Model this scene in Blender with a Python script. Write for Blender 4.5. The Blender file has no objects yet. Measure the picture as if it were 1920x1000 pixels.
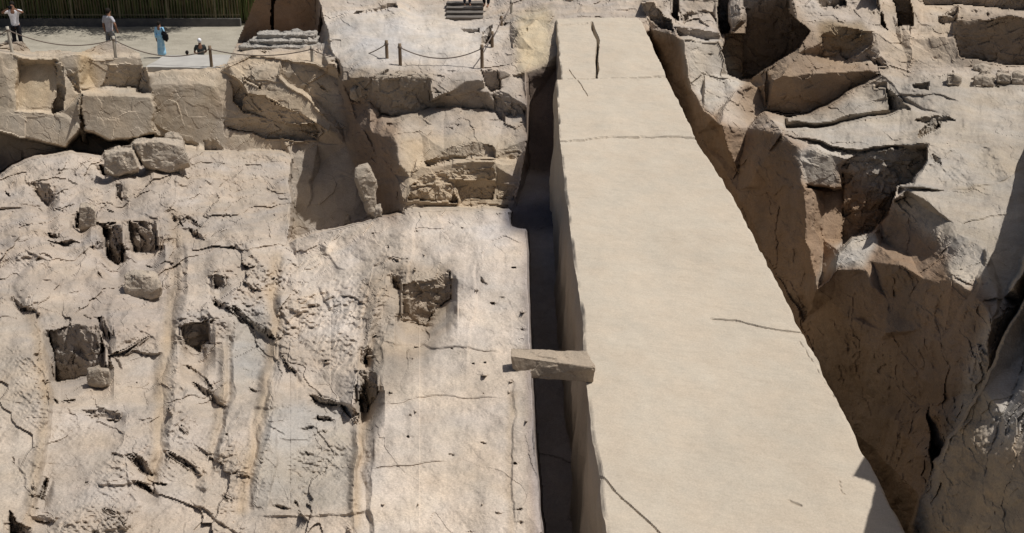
import bpy, bmesh, math, random
import numpy as np
from mathutils import Vector, Matrix
import mathutils.noise as mn
from mathutils.geometry import delaunay_2d_cdt
R = math.radians
scene = bpy.context.scene
# ------------------------------------------------------------------ camera, sky, sun
CAMZ, PITCH, F = 10.0, R(22.0), 2059.0
cam_d = bpy.data.cameras.new('camera'); cam = bpy.data.objects.new('camera', cam_d)
scene.collection.objects.link(cam); scene.camera = cam
cam.location = (0, 0, CAMZ); cam.rotation_euler = (R(90) - PITCH, 0, 0)
cam_d.sensor_width = 36.0; cam_d.lens = 36.0 * F / 1920.0
cam_d.clip_start = 0.1; cam_d.clip_end = 2000
SUN_EL, SUN_AZ = R(64.0), R(-4.0)          # azimuth measured from +X towards -Y
sdir = Vector((math.cos(SUN_EL) * math.cos(SUN_AZ), -math.cos(SUN_EL) * math.sin(SUN_AZ), math.sin(SUN_EL)))
sun_d = bpy.data.lights.new('sun', 'SUN'); sun = bpy.data.objects.new('sun', sun_d)
scene.collection.objects.link(sun)
sun_d.energy = 4.0; sun_d.angle = R(0.5); sun_d.color = (1.0, 0.97, 0.92)
sun.rotation_euler = sdir.to_track_quat('Z', 'Y').to_euler(); sun.location = (30, 0, 60)
world = bpy.data.worlds.new('World'); scene.world = world; world.use_nodes = True
wn = world.node_tree; sky = wn.nodes.new('ShaderNodeTexSky'); sky.sky_type = 'NISHITA'
sky.sun_disc = False; sky.sun_elevation = SUN_EL; sky.sun_rotation = R(90) + SUN_AZ
sky.dust_density = 4.0; sky.ozone_density = .5
bg = wn.nodes['Background']; bg.inputs['Strength'].default_value = 0.05
wn.links.new(sky.outputs['Color'], bg.inputs['Color'])
scene.view_settings.view_transform = 'Standard'; scene.view_settings.look = 'None'
scene.view_settings.exposure = 0.0; scene.view_settings.gamma = 1.0
scene.view_settings.use_curve_mapping = False
scene.cycles.max_bounces = 6; scene.cycles.diffuse_bounces = 3

# ------------------------------------------------------------------ camera geometry helpers
CP, SP = math.cos(PITCH), math.sin(PITCH)
def pt(px, py, v):
    """pixel of the photograph + depth spec -> distance t along the optical axis.
    v >= 100: X = v-100; 10 <= v < 100: Y = v; v < 10: height z = v"""
    dx, dy = (px - 960) / F, (500 - py) / F
    if v >= 100: return (v - 100) / dx
    if v >= 10: return v / (CP + dy * SP)
    return (v - CAMZ) / (-SP + dy * CP)
def W(px, py, v):
    t = pt(px, py, v); dx, dy = (px - 960) / F, (500 - py) / F
    return Vector((t * dx, t * (CP + dy * SP), CAMZ + t * (-SP + dy * CP)))

# ------------------------------------------------------------------ numpy noise
def _h(ix, iy, iz, s):
    with np.errstate(over='ignore'):
        h = (ix.astype(np.uint32) * np.uint32(374761393) + iy.astype(np.uint32) * np.uint32(668265263)
             + iz.astype(np.uint32) * np.uint32(2246822519) + np.uint32(s * 3266489917 & 0xffffffff))
        h = (h ^ (h >> np.uint32(13))) * np.uint32(1274126177)
        h = (h ^ (h >> np.uint32(16))) * np.uint32(2246822519)
        h = h ^ (h >> np.uint32(15))
    return (h & np.uint32(0xffffff)).astype(np.float32) / np.float32(0xffffff)
def vnoise(P, s=0):
    f = np.floor(P); u = (P - f).astype(np.float32); i = f.astype(np.int64); u = u * u * (3 - 2 * u)
    r = 0
    for a in (0, 1):
        wa = u[:, 0] if a else 1 - u[:, 0]
        for b in (0, 1):
            wb = u[:, 1] if b else 1 - u[:, 1]
            for c in (0, 1):
                wc = u[:, 2] if c else 1 - u[:, 2]
                r = r + wa * wb * wc * _h(i[:, 0] + a, i[:, 1] + b, i[:, 2] + c, s)
    return r * 2 - 1
def fbm(P, sc, octv=3, s=0, g=0.5):
    r = 0; a = 1.0
    for o in range(octv):
        r = r + a * vnoise(P * (sc * 2.03 ** o) + 17.3 * o, s + o); a *= g
    return r
def facets(P, sc, s=0, tilt=0.8):
    """piecewise planar fracture pattern; returns value and distance to the cell border"""
    Q = P * sc; f = np.floor(Q); i = f.astype(np.int64); u = (Q - f).astype(np.float32)
    n = len(P); b1 = np.full(n, 9, np.float32); b2 = np.full(n, 9, np.float32)
    val = np.zeros(n, np.float32)
    for a in (-1, 0, 1):
        for b in (-1, 0, 1):
            for c in (-1, 0, 1):
                jx, jy, jz = i[:, 0] + a, i[:, 1] + b, i[:, 2] + c
                dx = a + _h(jx, jy, jz, s) - u[:, 0]; dy = b + _h(jx, jy, jz, s + 1) - u[:, 1]
                dz = c + _h(jx, jy, jz, s + 2) - u[:, 2]
                d = dx * dx + dy * dy + dz * dz
                v = (_h(jx, jy, jz, s + 3) - .5) + tilt * ((_h(jx, jy, jz, s + 4) - .5) * dx + (_h(jx, jy, jz, s + 5) - .5) * dy + (_h(jx, jy, jz, s + 6) - .5) * dz)
                m = d < b1
                b2 = np.where(m, b1, np.minimum(b2, d)); val = np.where(m, v, val); b1 = np.where(m, d, b1)
    return val, np.sqrt(b2) - np.sqrt(b1)

def creased(x, y, s=0):
    """continuous piecewise linear noise on a triangular lattice: planes meeting in sharp creases"""
    k = (x + y) * .36602540; a, b = x + k, y + k; i, j = np.floor(a), np.floor(b); u, v = a - i, b - j; i = i.astype(np.int64); j = j.astype(np.int64); z = i * 0
    h00, h11 = _h(i, j, z, s), _h(i + 1, j + 1, z, s); h10, h01 = _h(i + 1, j, z, s), _h(i, j + 1, z, s)
    return np.where(u > v, h00 + (h10 - h00) * u + (h11 - h10) * v, h00 + (h01 - h00) * v + (h11 - h01) * u) * 2 - 1

# ------------------------------------------------------------------ object helpers
def link(o): scene.collection.objects.link(o); return o
def props(o, label=None, cat=None, group=None, kind=None):
    if label: o['label'] = label
    if cat: o['category'] = cat
    if group: o['group'] = group
    if kind: o['kind'] = kind
    return o
def mesh_obj(name, verts, faces, mat, parent=None, smooth=False):
    me = bpy.data.meshes.new(name); me.from_pydata([tuple(v) for v in verts], [], [tuple(f) for f in faces])
    me.update(); me.validate()
    if smooth: me.shade_smooth()
    me.materials.append(mat); o = link(bpy.data.objects.new(name, me)); o.parent = parent
    return o
def bm_obj(name, bm, mat, parent=None, smooth=False):
    me = bpy.data.meshes.new(name); bm.to_mesh(me); bm.free()
    if smooth: me.shade_smooth()
    me.materials.append(mat); o = link(bpy.data.objects.new(name, me)); o.parent = parent
    return o
def np_mesh(name, V, Q, mat, attr=None, smooth=False):
    me = bpy.data.meshes.new(name)
    k = Q.shape[1]
    me.vertices.add(len(V)); me.vertices.foreach_set('co', V.astype(np.float32).ravel())
    me.loops.add(Q.size); me.polygons.add(len(Q))
    me.loops.foreach_set('vertex_index', Q.astype(np.int32).ravel())
    me.polygons.foreach_set('loop_start', (np.arange(len(Q)) * k).astype(np.int32))
    me.polygons.foreach_set('loop_total', np.full(len(Q), k, np.int32))
    me.update(calc_edges=True)
    if attr is not None:
        a = me.attributes.new('stone', 'FLOAT_COLOR', 'POINT')
        a.data.foreach_set('color', attr.astype(np.float32).ravel())
    me.polygons.foreach_set('use_smooth', np.full(len(Q), smooth, bool))
    me.materials.append(mat)
    return link(bpy.data.objects.new(name, me))

# ------------------------------------------------------------------ materials
def new_mat(name, col=(.5, .5, .5), rough=.9):
    m = bpy.data.materials.new(name); m.use_nodes = True
    b = m.node_tree.nodes['Principled BSDF']; b.inputs['Base Color'].default_value = (*col, 1)
    b.inputs['Roughness'].default_value = rough
    if 'Specular IOR Level' in b.inputs: b.inputs['Specular IOR Level'].default_value = .15
    return m
def noise_col(m, c1, c2, sc, bump=0.0, bsc=None, detail=4, stretch=(1, 1, 1)):
    nt = m.node_tree; N = nt.nodes; b = N['Principled BSDF']
    tc = N.new('ShaderNodeTexCoord'); mp = N.new('ShaderNodeMapping'); mp.inputs['Scale'].default_value = stretch
    nt.links.new(tc.outputs['Object'], mp.inputs['Vector'])
    n = N.new('ShaderNodeTexNoise'); n.inputs['Scale'].default_value = sc; n.inputs['Detail'].default_value = detail
    nt.links.new(mp.outputs['Vector'], n.inputs['Vector'])
    r = N.new('ShaderNodeValToRGB'); r.color_ramp.elements[0].position = .35; r.color_ramp.elements[1].position = .65
    r.color_ramp.elements[0].color = (*c1, 1); r.color_ramp.elements[1].color = (*c2, 1)
    nt.links.new(n.outputs['Fac'], r.inputs['Fac']); nt.links.new(r.outputs['Color'], b.inputs['Base Color'])
    if bump:
        n2 = N.new('ShaderNodeTexNoise'); n2.inputs['Scale'].default_value = bsc or sc; n2.inputs['Detail'].default_value = 5
        nt.links.new(mp.outputs['Vector'], n2.inputs['Vector'])
        bp = N.new('ShaderNodeBump'); bp.inputs['Strength'].default_value = 1; bp.inputs['Distance'].default_value = bump
        nt.links.new(n2.outputs['Fac'], bp.inputs['Height']); nt.links.new(bp.outputs['Normal'], b.inputs['Normal'])
    return m
def granite(name, use_attr=True, base=(.50, .43, .35), bump=.02, speck=.12, mott=.16):
    m = new_mat(name, base, .95); nt = m.node_tree; N = nt.nodes; L = nt.links; b = N['Principled BSDF']
    tc = N.new('ShaderNodeTexCoord')
    def noise(sc, det, rgh=.55):
        n = N.new('ShaderNodeTexNoise'); n.inputs['Scale'].default_value = sc; n.inputs['Detail'].default_value = det
        n.inputs['Roughness'].default_value = rgh; L.new(tc.outputs['Object'], n.inputs['Vector']); return n
    def mapr(o, a, bb, lo, hi):
        r = N.new('ShaderNodeMapRange'); r.inputs['From Min'].default_value = a; r.inputs['From Max'].default_value = bb
        r.inputs['To Min'].default_value = lo; r.inputs['To Max'].default_value = hi; L.new(o, r.inputs['Value']); return r.outputs['Result']
    def math_(op, a, bb):
        q = N.new('ShaderNodeMath'); q.operation = op
        for i, x in enumerate((a, bb)):
            if isinstance(x, (int, float)): q.inputs[i].default_value = x
            else: L.new(x, q.inputs[i])
        return q.outputs[0]
    big = mapr(noise(.55, 5).outputs['Fac'], .3, .7, 1 - mott, 1 + mott * .7)
    med = mapr(noise(3.1, 6, .65).outputs['Fac'], .3, .7, 1 - mott * .8, 1 + mott * .6)
    grain = mapr(noise(34, 3, .8).outputs['Fac'], .35, .65, 1 - speck, 1 + speck)
    f = math_('MULTIPLY', math_('MULTIPLY', big, med), grain)
    if use_attr:
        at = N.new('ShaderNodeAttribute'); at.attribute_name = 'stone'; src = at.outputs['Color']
    else:
        rgb = N.new('ShaderNodeRGB'); rgb.outputs[0].default_value = (*base, 1); src = rgb.outputs[0]
    hue = N.new('ShaderNodeMix'); hue.data_type = 'RGBA'; hue.blend_type = 'MULTIPLY'
    hue.inputs['B'].default_value = (1.02, .99, .965, 1); L.new(src, hue.inputs['A'])
    L.new(mapr(noise(1.6, 6).outputs['Fac'], .35, .65, 0, 1), hue.inputs['Factor'])
    sc = N.new('ShaderNodeVectorMath'); sc.operation = 'SCALE'; L.new(hue.outputs['Result'], sc.inputs[0]); L.new(f, sc.inputs['Scale'])
    L.new(sc.outputs['Vector'], b.inputs['Base Color'])
    h = math_('ADD', math_('MULTIPLY', noise(7, 8, .68).outputs['Fac'], 1.0), math_('MULTIPLY', noise(40, 4, .7).outputs['Fac'], .25))
    bp = N.new('ShaderNodeBump'); bp.inputs['Strength'].default_value = 1; bp.inputs['Distance'].default_value = bump
    L.new(h, bp.inputs['Height']); L.new(bp.outputs['Normal'], b.inputs['Normal'])
    return m
M = {}
M['bedrock'] = granite('bedrock_granite', True, bump=.017, speck=.16)
M['obelisk'] = granite('dressed_granite', False, (.475, .417, .338), bump=.014, speck=.09, mott=.06)
M['stone'] = granite('loose_granite', False, (.42, .36, .29), bump=.05)

#@@TERRAIN
# ------------------------------------------------------------------ bedrock: control lines (photo pixel, depth spec)
TL = []      # polylines of (px, py, spec)
def pl(*p): TL.append(list(p))
# --- left slope: rows of the worked bedrock
pl((-260,1150,10.2),(150,1150,10.6),(460,1150,11.0),(700,1150,11.1),(1008,1150,11.2))
pl((-260,1000,12.2),(60,1000,12.4),(280,1000,12.5),(450,1000,12.6))
pl((-260,850,14.2),(60,850,14.5),(280,850,14.6),(400,850,14.7))
pl((-260,700,17.0),(60,700,17.3),(280,700,17.5))
pl((-260,560,20.6),(40,560,21.0),(200,560,21.2),(300,560,21.3))
pl((-260,470,24.4),(60,470,24.3),(200,470,24.2),(330,470,24.3))
pl((350,480,23.6),(440,480,23.4),(520,480,23.2))
pl((350,640,18.6),(440,640,18.5),(520,640,18.4))
pl((350,780,15.7),(440,780,15.7),(490,780,15.6))
pl((-260,400,27.5),(60,390,28.0),(200,400,27.4),(330,400,27.3),(450,400,27.2),(538,400,27.0))
# crest of the slope and the drop behind it
crest=[(-260,420,28.0),(0,332,30.3),(25,315,30.8),(60,300,31.2),(130,289,31.8),(190,298,31.6),(200,285,31.8),(240,283,32.0),(250,268,32.2),(335,264,32.6),(365,286,32.6),(440,289,33.0),(530,289,33.3),(548,300,33.0)]
pl(*crest)
pl((-260,414,38.6),(0,326,38.6),(25,309,38.6),(60,294,38.6),(130,283,38.4),(188,291,38.2),(198,279,38.2),(238,278,38),(247,262,37.6),(335,258,37.2),(366,279,36.9))
pl((392,281,36.7),(440,284,36.6),(530,284,36.4))
# right edge of that mass: line down from (548,300)
pl((548,300,33.0),(546,380,28.6),(541,450,25.2),(525,480,23.3),(517,560,20.9),(530,600,19.6),(515,700,17.1),(500,790,15.3),(470,900,13.75),(450,1000,12.5),(445,1150,11.1))
pl((550,296,35.8),(552,380,34.8),(547,440,34.1),(546,450,34.0))
pl((548,452,34.0),(600,434,34.0),(655,419,33.9),(704,404,33.6),(749,397,31.0),(754,396,30.4))
# smooth ramp beside the trench: crest then rows
pl((541,458,25.0),(600,440,24.4),(655,425,23.9),(705,410,23.5),(760,402,23.2),(860,392,23.0),(925,397,22.8),(955,396,22.7),(958,428,21.9),(985,430,21.9),(988,470,20.8),(992,600,17.85),(994,650,16.95),(997,705,16.1),(1003,850,13.95),(1010,930,13.0),(1015,1000,12.25),(1020,1150,10.8))
pl((560,500,22.6),(700,500,21.2),(760,520,20.2),(900,500,20.0))
pl((560,640,18.6),(680,640,18.0),(720,640,17.5),(850,640,17.3),(960,640,17.2))
pl((510,770,15.8),(660,780,15.7),(700,780,15.2),(850,780,15.1),(965,780,15.0))
pl((480,960,12.95),(690,960,12.8),(700,960,12.7),(850,960,12.7),(985,960,12.6))
# trench floor left of / below the obelisk (drop right of the rim)
rim=[(991,435),(993,470),(995,600),(998,650),(1001,705),(1008,850),(1014,930),(1020,1000),(1026,1150)]
zf=[-.6,-.74,-1.16,-1.3,-1.45,-1.77,-1.92,-2.04,-2.3]
pl(*[(x,y,z) for (x,y),z in zip(rim,zf)])
pl(*[(x+120,y,z) for (x,y),z in zip(rim,zf)])
pl(*[(x+270,y,z) for (x,y),z in zip(rim,zf)])
pl((986,427,-.58),(1105,427,-.58),(1255,427,-.58)); pl((991,435,-.6),(1111,435,-.6),(1261,435,-.6))
pl((992,318,33.3),(1060,318,33.3),(1130,318,33.3))
pl((992,323,-.13),(1060,323,-.13),(1130,323,-.13))
# far end wall of the trench and the pale leaning rock above it
pl((992,150,34.9),(1012,126,35.2),(1038,108,35.6),(1060,100,36.0),(1120,90,36.4),(1180,90,36.4))
pl((938,150,34.6),(960,142,34.7),(985,133,34.8),(992,150,34.9))
pl((975,60,37.2),(1000,36,38.4),(1038,27,38.5),(1100,29,38.25),(1190,31,38.3),(1212,30,38.6))
pl((1040,40,37.9),(1120,40,37.85),(1190,42,37.8))
pl((975,110,35.6),(1000,92,36.2),(1030,60,37.4),(1042,55,37.6))
pl((978,140,34.9),(988,135,34.9),(1000,100,36))
# left rim above the ramp: side of the stepped outcrop
pl((985,133,34.8),(988,200,33.3),(989,262,31.8),(984,300,31.4),(974,345,31.0),(958,392,30.4))
pl((992,150,35.0),(993,200,35.0),(993,262,34.2),(992,318,33.3))
pl((990,318,33.3),(982,350,-.28),(970,386,-.42),(963,396,-.47),(961,424,-.57),(982,427,-.58))
# stepped outcrop: faces below the middle terrace
pl((756,394,30.4),(800,391,30.5),(860,385,30.6),(925,389,30.5),(954,388,30.5))
pl((770,345,30.6),(800,338,30.7),(850,332,30.8),(858,345,30.9),(925,352,31.0),(975,343,31.0))
pl((762,380,30.3),(855,382,30.4),(862,372,30.8),(925,372,30.7),(965,372,30.7))
pl((788,312,31.2),(830,304,31.2),(880,300,31.2),(925,300,31.2),(975,305,31.4))
pl((782,318,30.95),(830,310,30.95),(880,306,30.95),(925,306,30.95))
pl((796,302,31.6),(830,284,31.7),(865,269,31.8),(895,266,31.8),(925,277,31.6),(932,281,31.6),(980,282,31.7))
# middle terrace
pl((792,212,34.0),(830,207,34.0),(900,206,34.0),(940,208,33.9),(985,212,33.6))
pl((788,250,32.4),(785,300,31.5),(775,320,31.1))
pl((728,240,32.8),(750,232,33.0),(792,212,34.0))
pl((728,240,32.8),(740,262,31.9),(752,275,31.5),(755,310,31.0),(768,330,30.9),(762,350,30.6),(753,366,30.4),(755,400,30.2))
# block row under the upper plateau
pl((640,150,35.2),(695,140,34.7),(760,141,34.6),(810,142,34.6),(850,137,34.6),(918,128,34.7),(938,130,34.7))
pl((690,148,34.45),(692,190,34.5),(715,215,34.7),(745,218,34.7),(795,207,34.6),(805,195,34.4),(808,148,34.4))
pl((812,186,33.6),(850,165,33.9),(895,148,34.1),(917,150,34.1))
pl((806,206,34.4),(850,204,34.3),(915,204,34.2),(917,172,33.9),(935,165,34))
pl((820,188,34.2),(860,190,34.2),(890,172,34.2),(915,165,34.2))
# buttress: left side (shade) and crease with the back wall
pl((632,108,37.2),(634,150,36.9),(648,200,36.4),(655,270,36.0),(672,330,35.2),(690,380,34.6),(698,400,34.3))
pl((640,150,35.6),(652,180,35.4),(665,225,34.9))
pl((690,190,34.6),(700,250,33.2),(728,240,32.8))
pl((715,280,32.6),(735,330,31.6),(749,392,30.6))
# plateau with the rope posts
pl((618,118,36.8),(640,122,36.0),(700,126,35.5),(760,128,35.4),(905,127,35.3),(935,125,35.3))
pl((615,70,38.6),(700,70,38.2),(800,75,37.9),(920,80,37.6),(960,90,36.8))
pl((612,45,40.4),(660,25,41.5),(740,18,42),(800,38,40.9),(840,38,41.0),(905,40,41),(960,42,40.5))
pl((600,10,43.0),(650,5,43.6),(700,12,43),(745,12,42.7))
pl((600,-80,50),(700,-80,50),(850,-80,52),(1000,-80,50),(1100,-80,47),(1250,-80,46))
pl((780,3,45),(860,3,45),(905,3,45)); pl((780,22,43.5),(830,36,42.6),(905,38,42.3))
pl((930,10,44),(1000,5,43),(1100,3,41.6),(1200,2,41.4)); pl((960,25,42),(1040,18,40.2),(1120,18,40),(1200,17,39.8))
# --- back wall blocks, left to right
pl((-260,100,37.6),(0,100,37.6),(25,104,37.6),(60,112,37.7),(108,112,37.7),(145,130,37.6))
pl((-260,215,36.9),(0,213,36.9),(28,208,36.9),(110,212,36.8),(148,232,36.7))
pl((-260,210,36.9),(28,202,37.0)); pl((30,112,37.7),(31,206,37.0))
pl((36,122,38.1),(104,120,38.1),(106,206,37.2),(34,205,37.2),(36,122,38.1))
pl((118,128,37.6),(120,210,36.9))
pl((-260,235,36.7),(0,246,36.6),(60,262,36.5),(125,277,36.3),(150,240,36.6),(148,232,36.7))
pl((-260,240,38.8),(0,251,38.8),(60,267,38.8),(125,281,38.8))
pl((153,182,36.9),(215,180,36.8),(280,182,36.7),(292,248,36.3),(240,262,36.2),(200,258,36.3),(158,246,36.5),(153,182,36.9))
pl((155,174,37.7),(215,172,37.7),(281,173,37.6))
pl((168,108,38.3),(185,112,38.4),(267,106,38.4),(266,168,38.0),(182,168,38.0),(170,140,38.2))
pl((150,105,37.8),(152,170,37.5)); pl((271,120,37.6),(283,172,37.4),(292,230,37.2),(298,254,37.0))
pl((158,251,38.8),(200,263,38.8),(240,268,38.8),(292,254,38.8))
pl((273,136,37.9),(300,138,37.9),(350,136,37.9),(410,132,37.9),(430,120,37.8))
pl((275,128,38.5),(430,112,38.5))
pl((283,160,37.5),(340,160,37.5),(400,160,37.4)); pl((345,256,36.9),(372,276,36.8),(400,283,36.7),(410,284,36.7))
pl((270,104,39.8),(400,104,39.6),(432,101,39.4))
pl((0,96,38.6),(40,97,38.9),(110,100,39.2),(150,100,39.4)); pl((-260,96,38.6),(0,96,38.6))
# sloping ribbed face between the wall and the buttress
pl((432,101,38.6),(470,106,38.2),(530,112,37.9),(600,125,37.6),(632,118,37.3))
pl((440,140,37.5),(470,175,36.9),(510,185,36.8),(560,215,36.4),(615,240,35.9))
pl((440,145,37.7),(462,178,37.5),(520,200,37.3),(590,232,36.8))
pl((520,145,37.3),(560,175,36.8),(620,232,36.1)); pl((525,142,37.6),(570,175,37.3),(628,222,36.5))
pl((430,205,37.2),(480,215,37.0),(530,250,36.7),(600,262,36.2))
pl((600,268,36.1),(575,290,35.9),(550,296,35.8)); pl((592,274,36.0),(588,300,35.7),(575,400,34.5),(570,425,34.2))
pl((655,270,36.0),(600,300,36.1))
pl((445,97,39.3),(580,97,39.0),(615,100,38.6))
pl((445,85,40.2),(590,85,40),(612,75,39.5)); pl((425,84,44.5),(445,80,44.5),(590,80,44.5),(605,40,44.3)); pl((425,-80,43.5),(520,-80,43.5),(596,-80,43.6)); pl((425,0,44.0),(590,-10,43.9))
# --- right side: trench wall (X spec) behind the obelisk's right edge
pl((1200,100,37.4),(1230,130,105.25),(1260,220,105.5),(1330,380,105.8),(1420,560,106.5),(1500,720,106.9),(1600,900,107.3),(1650,1000,107.5),(1720,1150,107.6))
pl((1220,52,38.2),(1262,140,105.45),(1312,250,105.7),(1378,360,106.05),(1508,610,106.7),(1612,820,107.2),(1705,1000,107.5),(1790,1150,107.6))
pl((1285,75,34.2),(1290,120,105.4),(1297,172,105.45),(1318,202,105.55),(1342,224,105.65),(1352,240,105.7),(1380,330,106.2),(1400,350,106.2))
pl((1345,77,34.4),(1285,75,34.2)); pl((1355,100,34.1),(1352,137,33.6),(1322,139,33.5),(1318,175,32.9),(1300,174,105.5))
pl((1322,139,33.5),(1322,200,31.3),(1342,222,30.7),(1362,195,31.2),(1375,165,32.2),(1400,158,32.6),(1352,143,33.5))
pl((1360,88,36.2),(1365,140,35.9),(1402,152,35.2),(1408,120,35.0)); pl((1350,240,105.9),(1362,200,106.1),(1378,168,106.6),(1405,160,107.0))
pl((1270,73,35.6),(1350,75,35.8),(1375,88,35.6)); pl((1268,52,36.6),(1345,58,36.4),(1350,72,36.5),(1272,70,36.2))
pl((1216,5,38.8),(1240,35,37.6),(1262,52,36.8)); pl((1222,3,39.2),(1262,3,39.0),(1260,30,38.0),(1245,28,38))
pl((1272,0,39.5),(1345,0,39.5),(1345,46,37.4),(1268,47,37.3)); pl((1262,0,40.5),(1270,32,39.6)); pl((1275,28,38.6),(1300,24,38.9),(1340,26,38.8))
pl((1349,-20,40.5),(1352,60,38.6),(1368,62,38.2),(1366,-20,40.5)); pl((1371,-20,38.8),(1372,56,36.2),(1385,40,36.2),(1396,-20,38))
pl((1400,-20,39),(1402,40,37.4),(1410,75,36.4),(1440,82,35.2)); pl((1360,66,37),(1400,85,36),(1440,95,34.8),(1445,120,33.6))
pl((1480,-20,35.5),(1478,30,35.0),(1470,70,34.6),(1452,100,34.4)); pl((1400,152,35.2),(1415,122,34.2),(1440,125,32.6),(1438,160,32.0),(1418,165,32.2),(1405,160,107.0))
pl((1490,-20,36.6),(1496,25,34.3),(1520,42,33.8),(1545,52,33.6),(1575,44,33.9),(1620,57,33.6))
pl((1500,50,33.4),(1480,90,32.8),(1452,120,32.3),(1440,140,31.8)); pl((1540,78,33.0),(1500,100,32.2),(1470,140,31.2),(1450,150,31.2))
pl((1538,66,33.3),(1575,47,33.5),(1618,60,33.3),(1600,84,33.5),(1560,106,33.6),(1538,100,33.5),(1538,66,33.3))
pl((1530,130,31.9),(1560,122,32.8),(1600,116,33.1),(1640,112,33.0)); pl((1575,84,33.3),(1605,72,33.2),(1640,60,33.3)); pl((1580,112,33.4),(1622,90,33.2))
pl((1625,-20,36.5),(1640,20,35.0),(1640,60,33.3),(1648,100,32.8),(1690,136,31.9)); pl((1660,-20,36.8),(1668,30,34.6),(1690,100,32.9)); pl((1690,-20,36.8),(1705,70,33.2),(1706,135,32.0))
pl((1450,152,31.2),(1482,147,31.3),(1520,138,31.6),(1600,132,31.8),(1650,138,31.7))
pl((1432,160,31.6),(1438,204,31.8),(1470,214,31.9),(1518,213,32.0),(1560,190,32.1),(1600,165,32.1),(1650,141,31.9))
pl((1478,221,30.4),(1520,217,30.6),(1562,194,31.0),(1604,168,31.4),(1655,145,31.5))
pl((1478,228,29.9),(1540,229,29.6),(1600,216,29.8),(1660,203,30.0),(1690,190,30.2)); pl((1472,243,30.2),(1530,239,30.1),(1608,225,30.1),(1680,207,30.2))
pl((1400,240,106.6),(1438,206,107.2)); pl((1400,350,106.2),(1440,290,106.5),(1464,252,106.62))
# plateau 1
pl((1466,249,26.9),(1540,243,27.2),(1612,229,27.9),(1690,206,28.8),(1690,180,30.2),(1705,140,31.6),(1800,136,31.5),(1960,150,30.6))
pl((1466,249,26.9),(1530,264,26.2),(1615,279,25.4),(1680,267,25.9),(1748,275,25.0),(1738,300,24.3),(1722,340,22.9))
pl((1780,220,27.6),(1960,220,27.4)); pl((1800,290,24.5),(1920,270,25.1),(1960,270,25.1))
pl((1722,340,22.9),(1770,350,22.6),(1830,345,22.7),(1885,330,23.2),(1960,300,24.2))
pl((1690,345,22.4),(1720,347,22.1),(1770,358,21.8),(1830,352,21.95),(1885,337,22.6),(1960,306,23.8))
# plateau 2
pl((1690,345,22.4),(1674,372,21.3),(1700,358,21.8),(1745,385,20.7),(1790,420,19.6),(1800,440,19.1),(1850,461,18.6),(1862,500,17.6),(1882,558,16.4),(1897,520,17.1),(1925,466,18.3),(1955,440,18.8))
# wall below plateau 1
pl((1466,254,106.75),(1530,270,26.6),(1615,284,25.8),(1680,273,26.2),(1742,282,25.4),(1732,305,24.8),(1712,344,23.6))
pl((1580,350,25.9),(1640,345,25.8),(1690,344,24.4)); pl((1650,420,24.8),(1668,380,24.2))
pl((1498,292,2.6),(1530,284,2.75),(1560,287,2.7),(1598,299,2.55),(1574,308,2.42),(1520,311,2.42),(1500,303,2.5),(1498,292,2.6))
pl((1519,346,25.1),(1548,348,25.15),(1577,351,25.25)); pl((1519,350,25.9),(1548,353,26.1),(1580,356,26.0)); pl((1480,262,2.8),(1500,282,2.7))
pl((1530,275,26.0),(1560,284,25.9)); pl((1512,352,106.85),(1510,450,106.8),(1506,600,106.8))
pl((1540,536,107.2),(1572,466,107.6),(1600,450,25.3),(1640,425,25.0))
pl((1430,350,106.5),(1440,480,106.45)); pl((1545,360,25.9),(1545,450,25.0))
# ledge R9
pl((1537,541,106.45),(1576,471,106.95),(1600,455,107.3),(1640,431,107.85),(1648,460,107.7),(1634,490,107.3),(1620,506,107.05),(1572,511,106.7),(1537,541,106.45))
# wall below plateau 2
pl((1655,455,107.95),(1672,380,108.1),(1688,358,108.3)); pl((1660,560,107.3),(1650,640,107.2),(1640,760,107.3))
pl((1700,368,108.3),(1740,393,108.5),(1786,428,108.3),(1796,448,108.2),(1772,480,107.9)); pl((1700,480,107.9),(1735,520,107.4),(1690,500,107.2))
pl((1775,500,107.55),(1810,480,107.95),(1842,470,108.2),(1845,500,108.05),(1822,548,107.5),(1790,530,107.35),(1775,500,107.55))
pl((1850,470,108.15),(1850,505,108.0),(1870,560,107.6),(1900,540,107.5),(1930,478,108.0)); pl((1830,556,107.3),(1860,600,107.2),(1850,700,107.2))
pl((1720,620,107.2),(1760,640,107.2),(1740,760,107.4),(1750,870,107.5)); pl((1560,560,106.8),(1600,600,107.0),(1660,625,107.0),(1620,600,107.15))
# near boulder
nb=[(1716,1000,105.75),(1730,930,105.85),(1752,868,106.0),(1800,792,106.15),(1842,728,106.35),(1882,640,106.8),(1922,565,107.4),(1975,430,107.2)]
pl((1690,1150,105.5),*nb)
pl(*[(x-5,y,v+.8 if v<106.9 else v+1.0) for x,y,v in nb])
pl((1800,1000,105.7),(1850,860,106.0),(1880,780,106.35),(1925,660,107.2),(1980,480,106.8)); pl((1960,1150,104.9),(1960,1000,105.2),(1990,800,105.9))
pl((1967,350,14.9),(1990,320,14.0),(2060,320,13.8),(2120,320,13.6)); pl((2120,1150,10.4),(2120,900,11.4),(2120,600,12.8)); pl((1850,1150,105.3),(1780,1150,105.4))
pl((1962,440,18.8),(1964,300,24.2),(1966,150,30.6),(1968,20,34)); pl((2120,300,24),(2120,150,30),(2120,-80,38))
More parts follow.
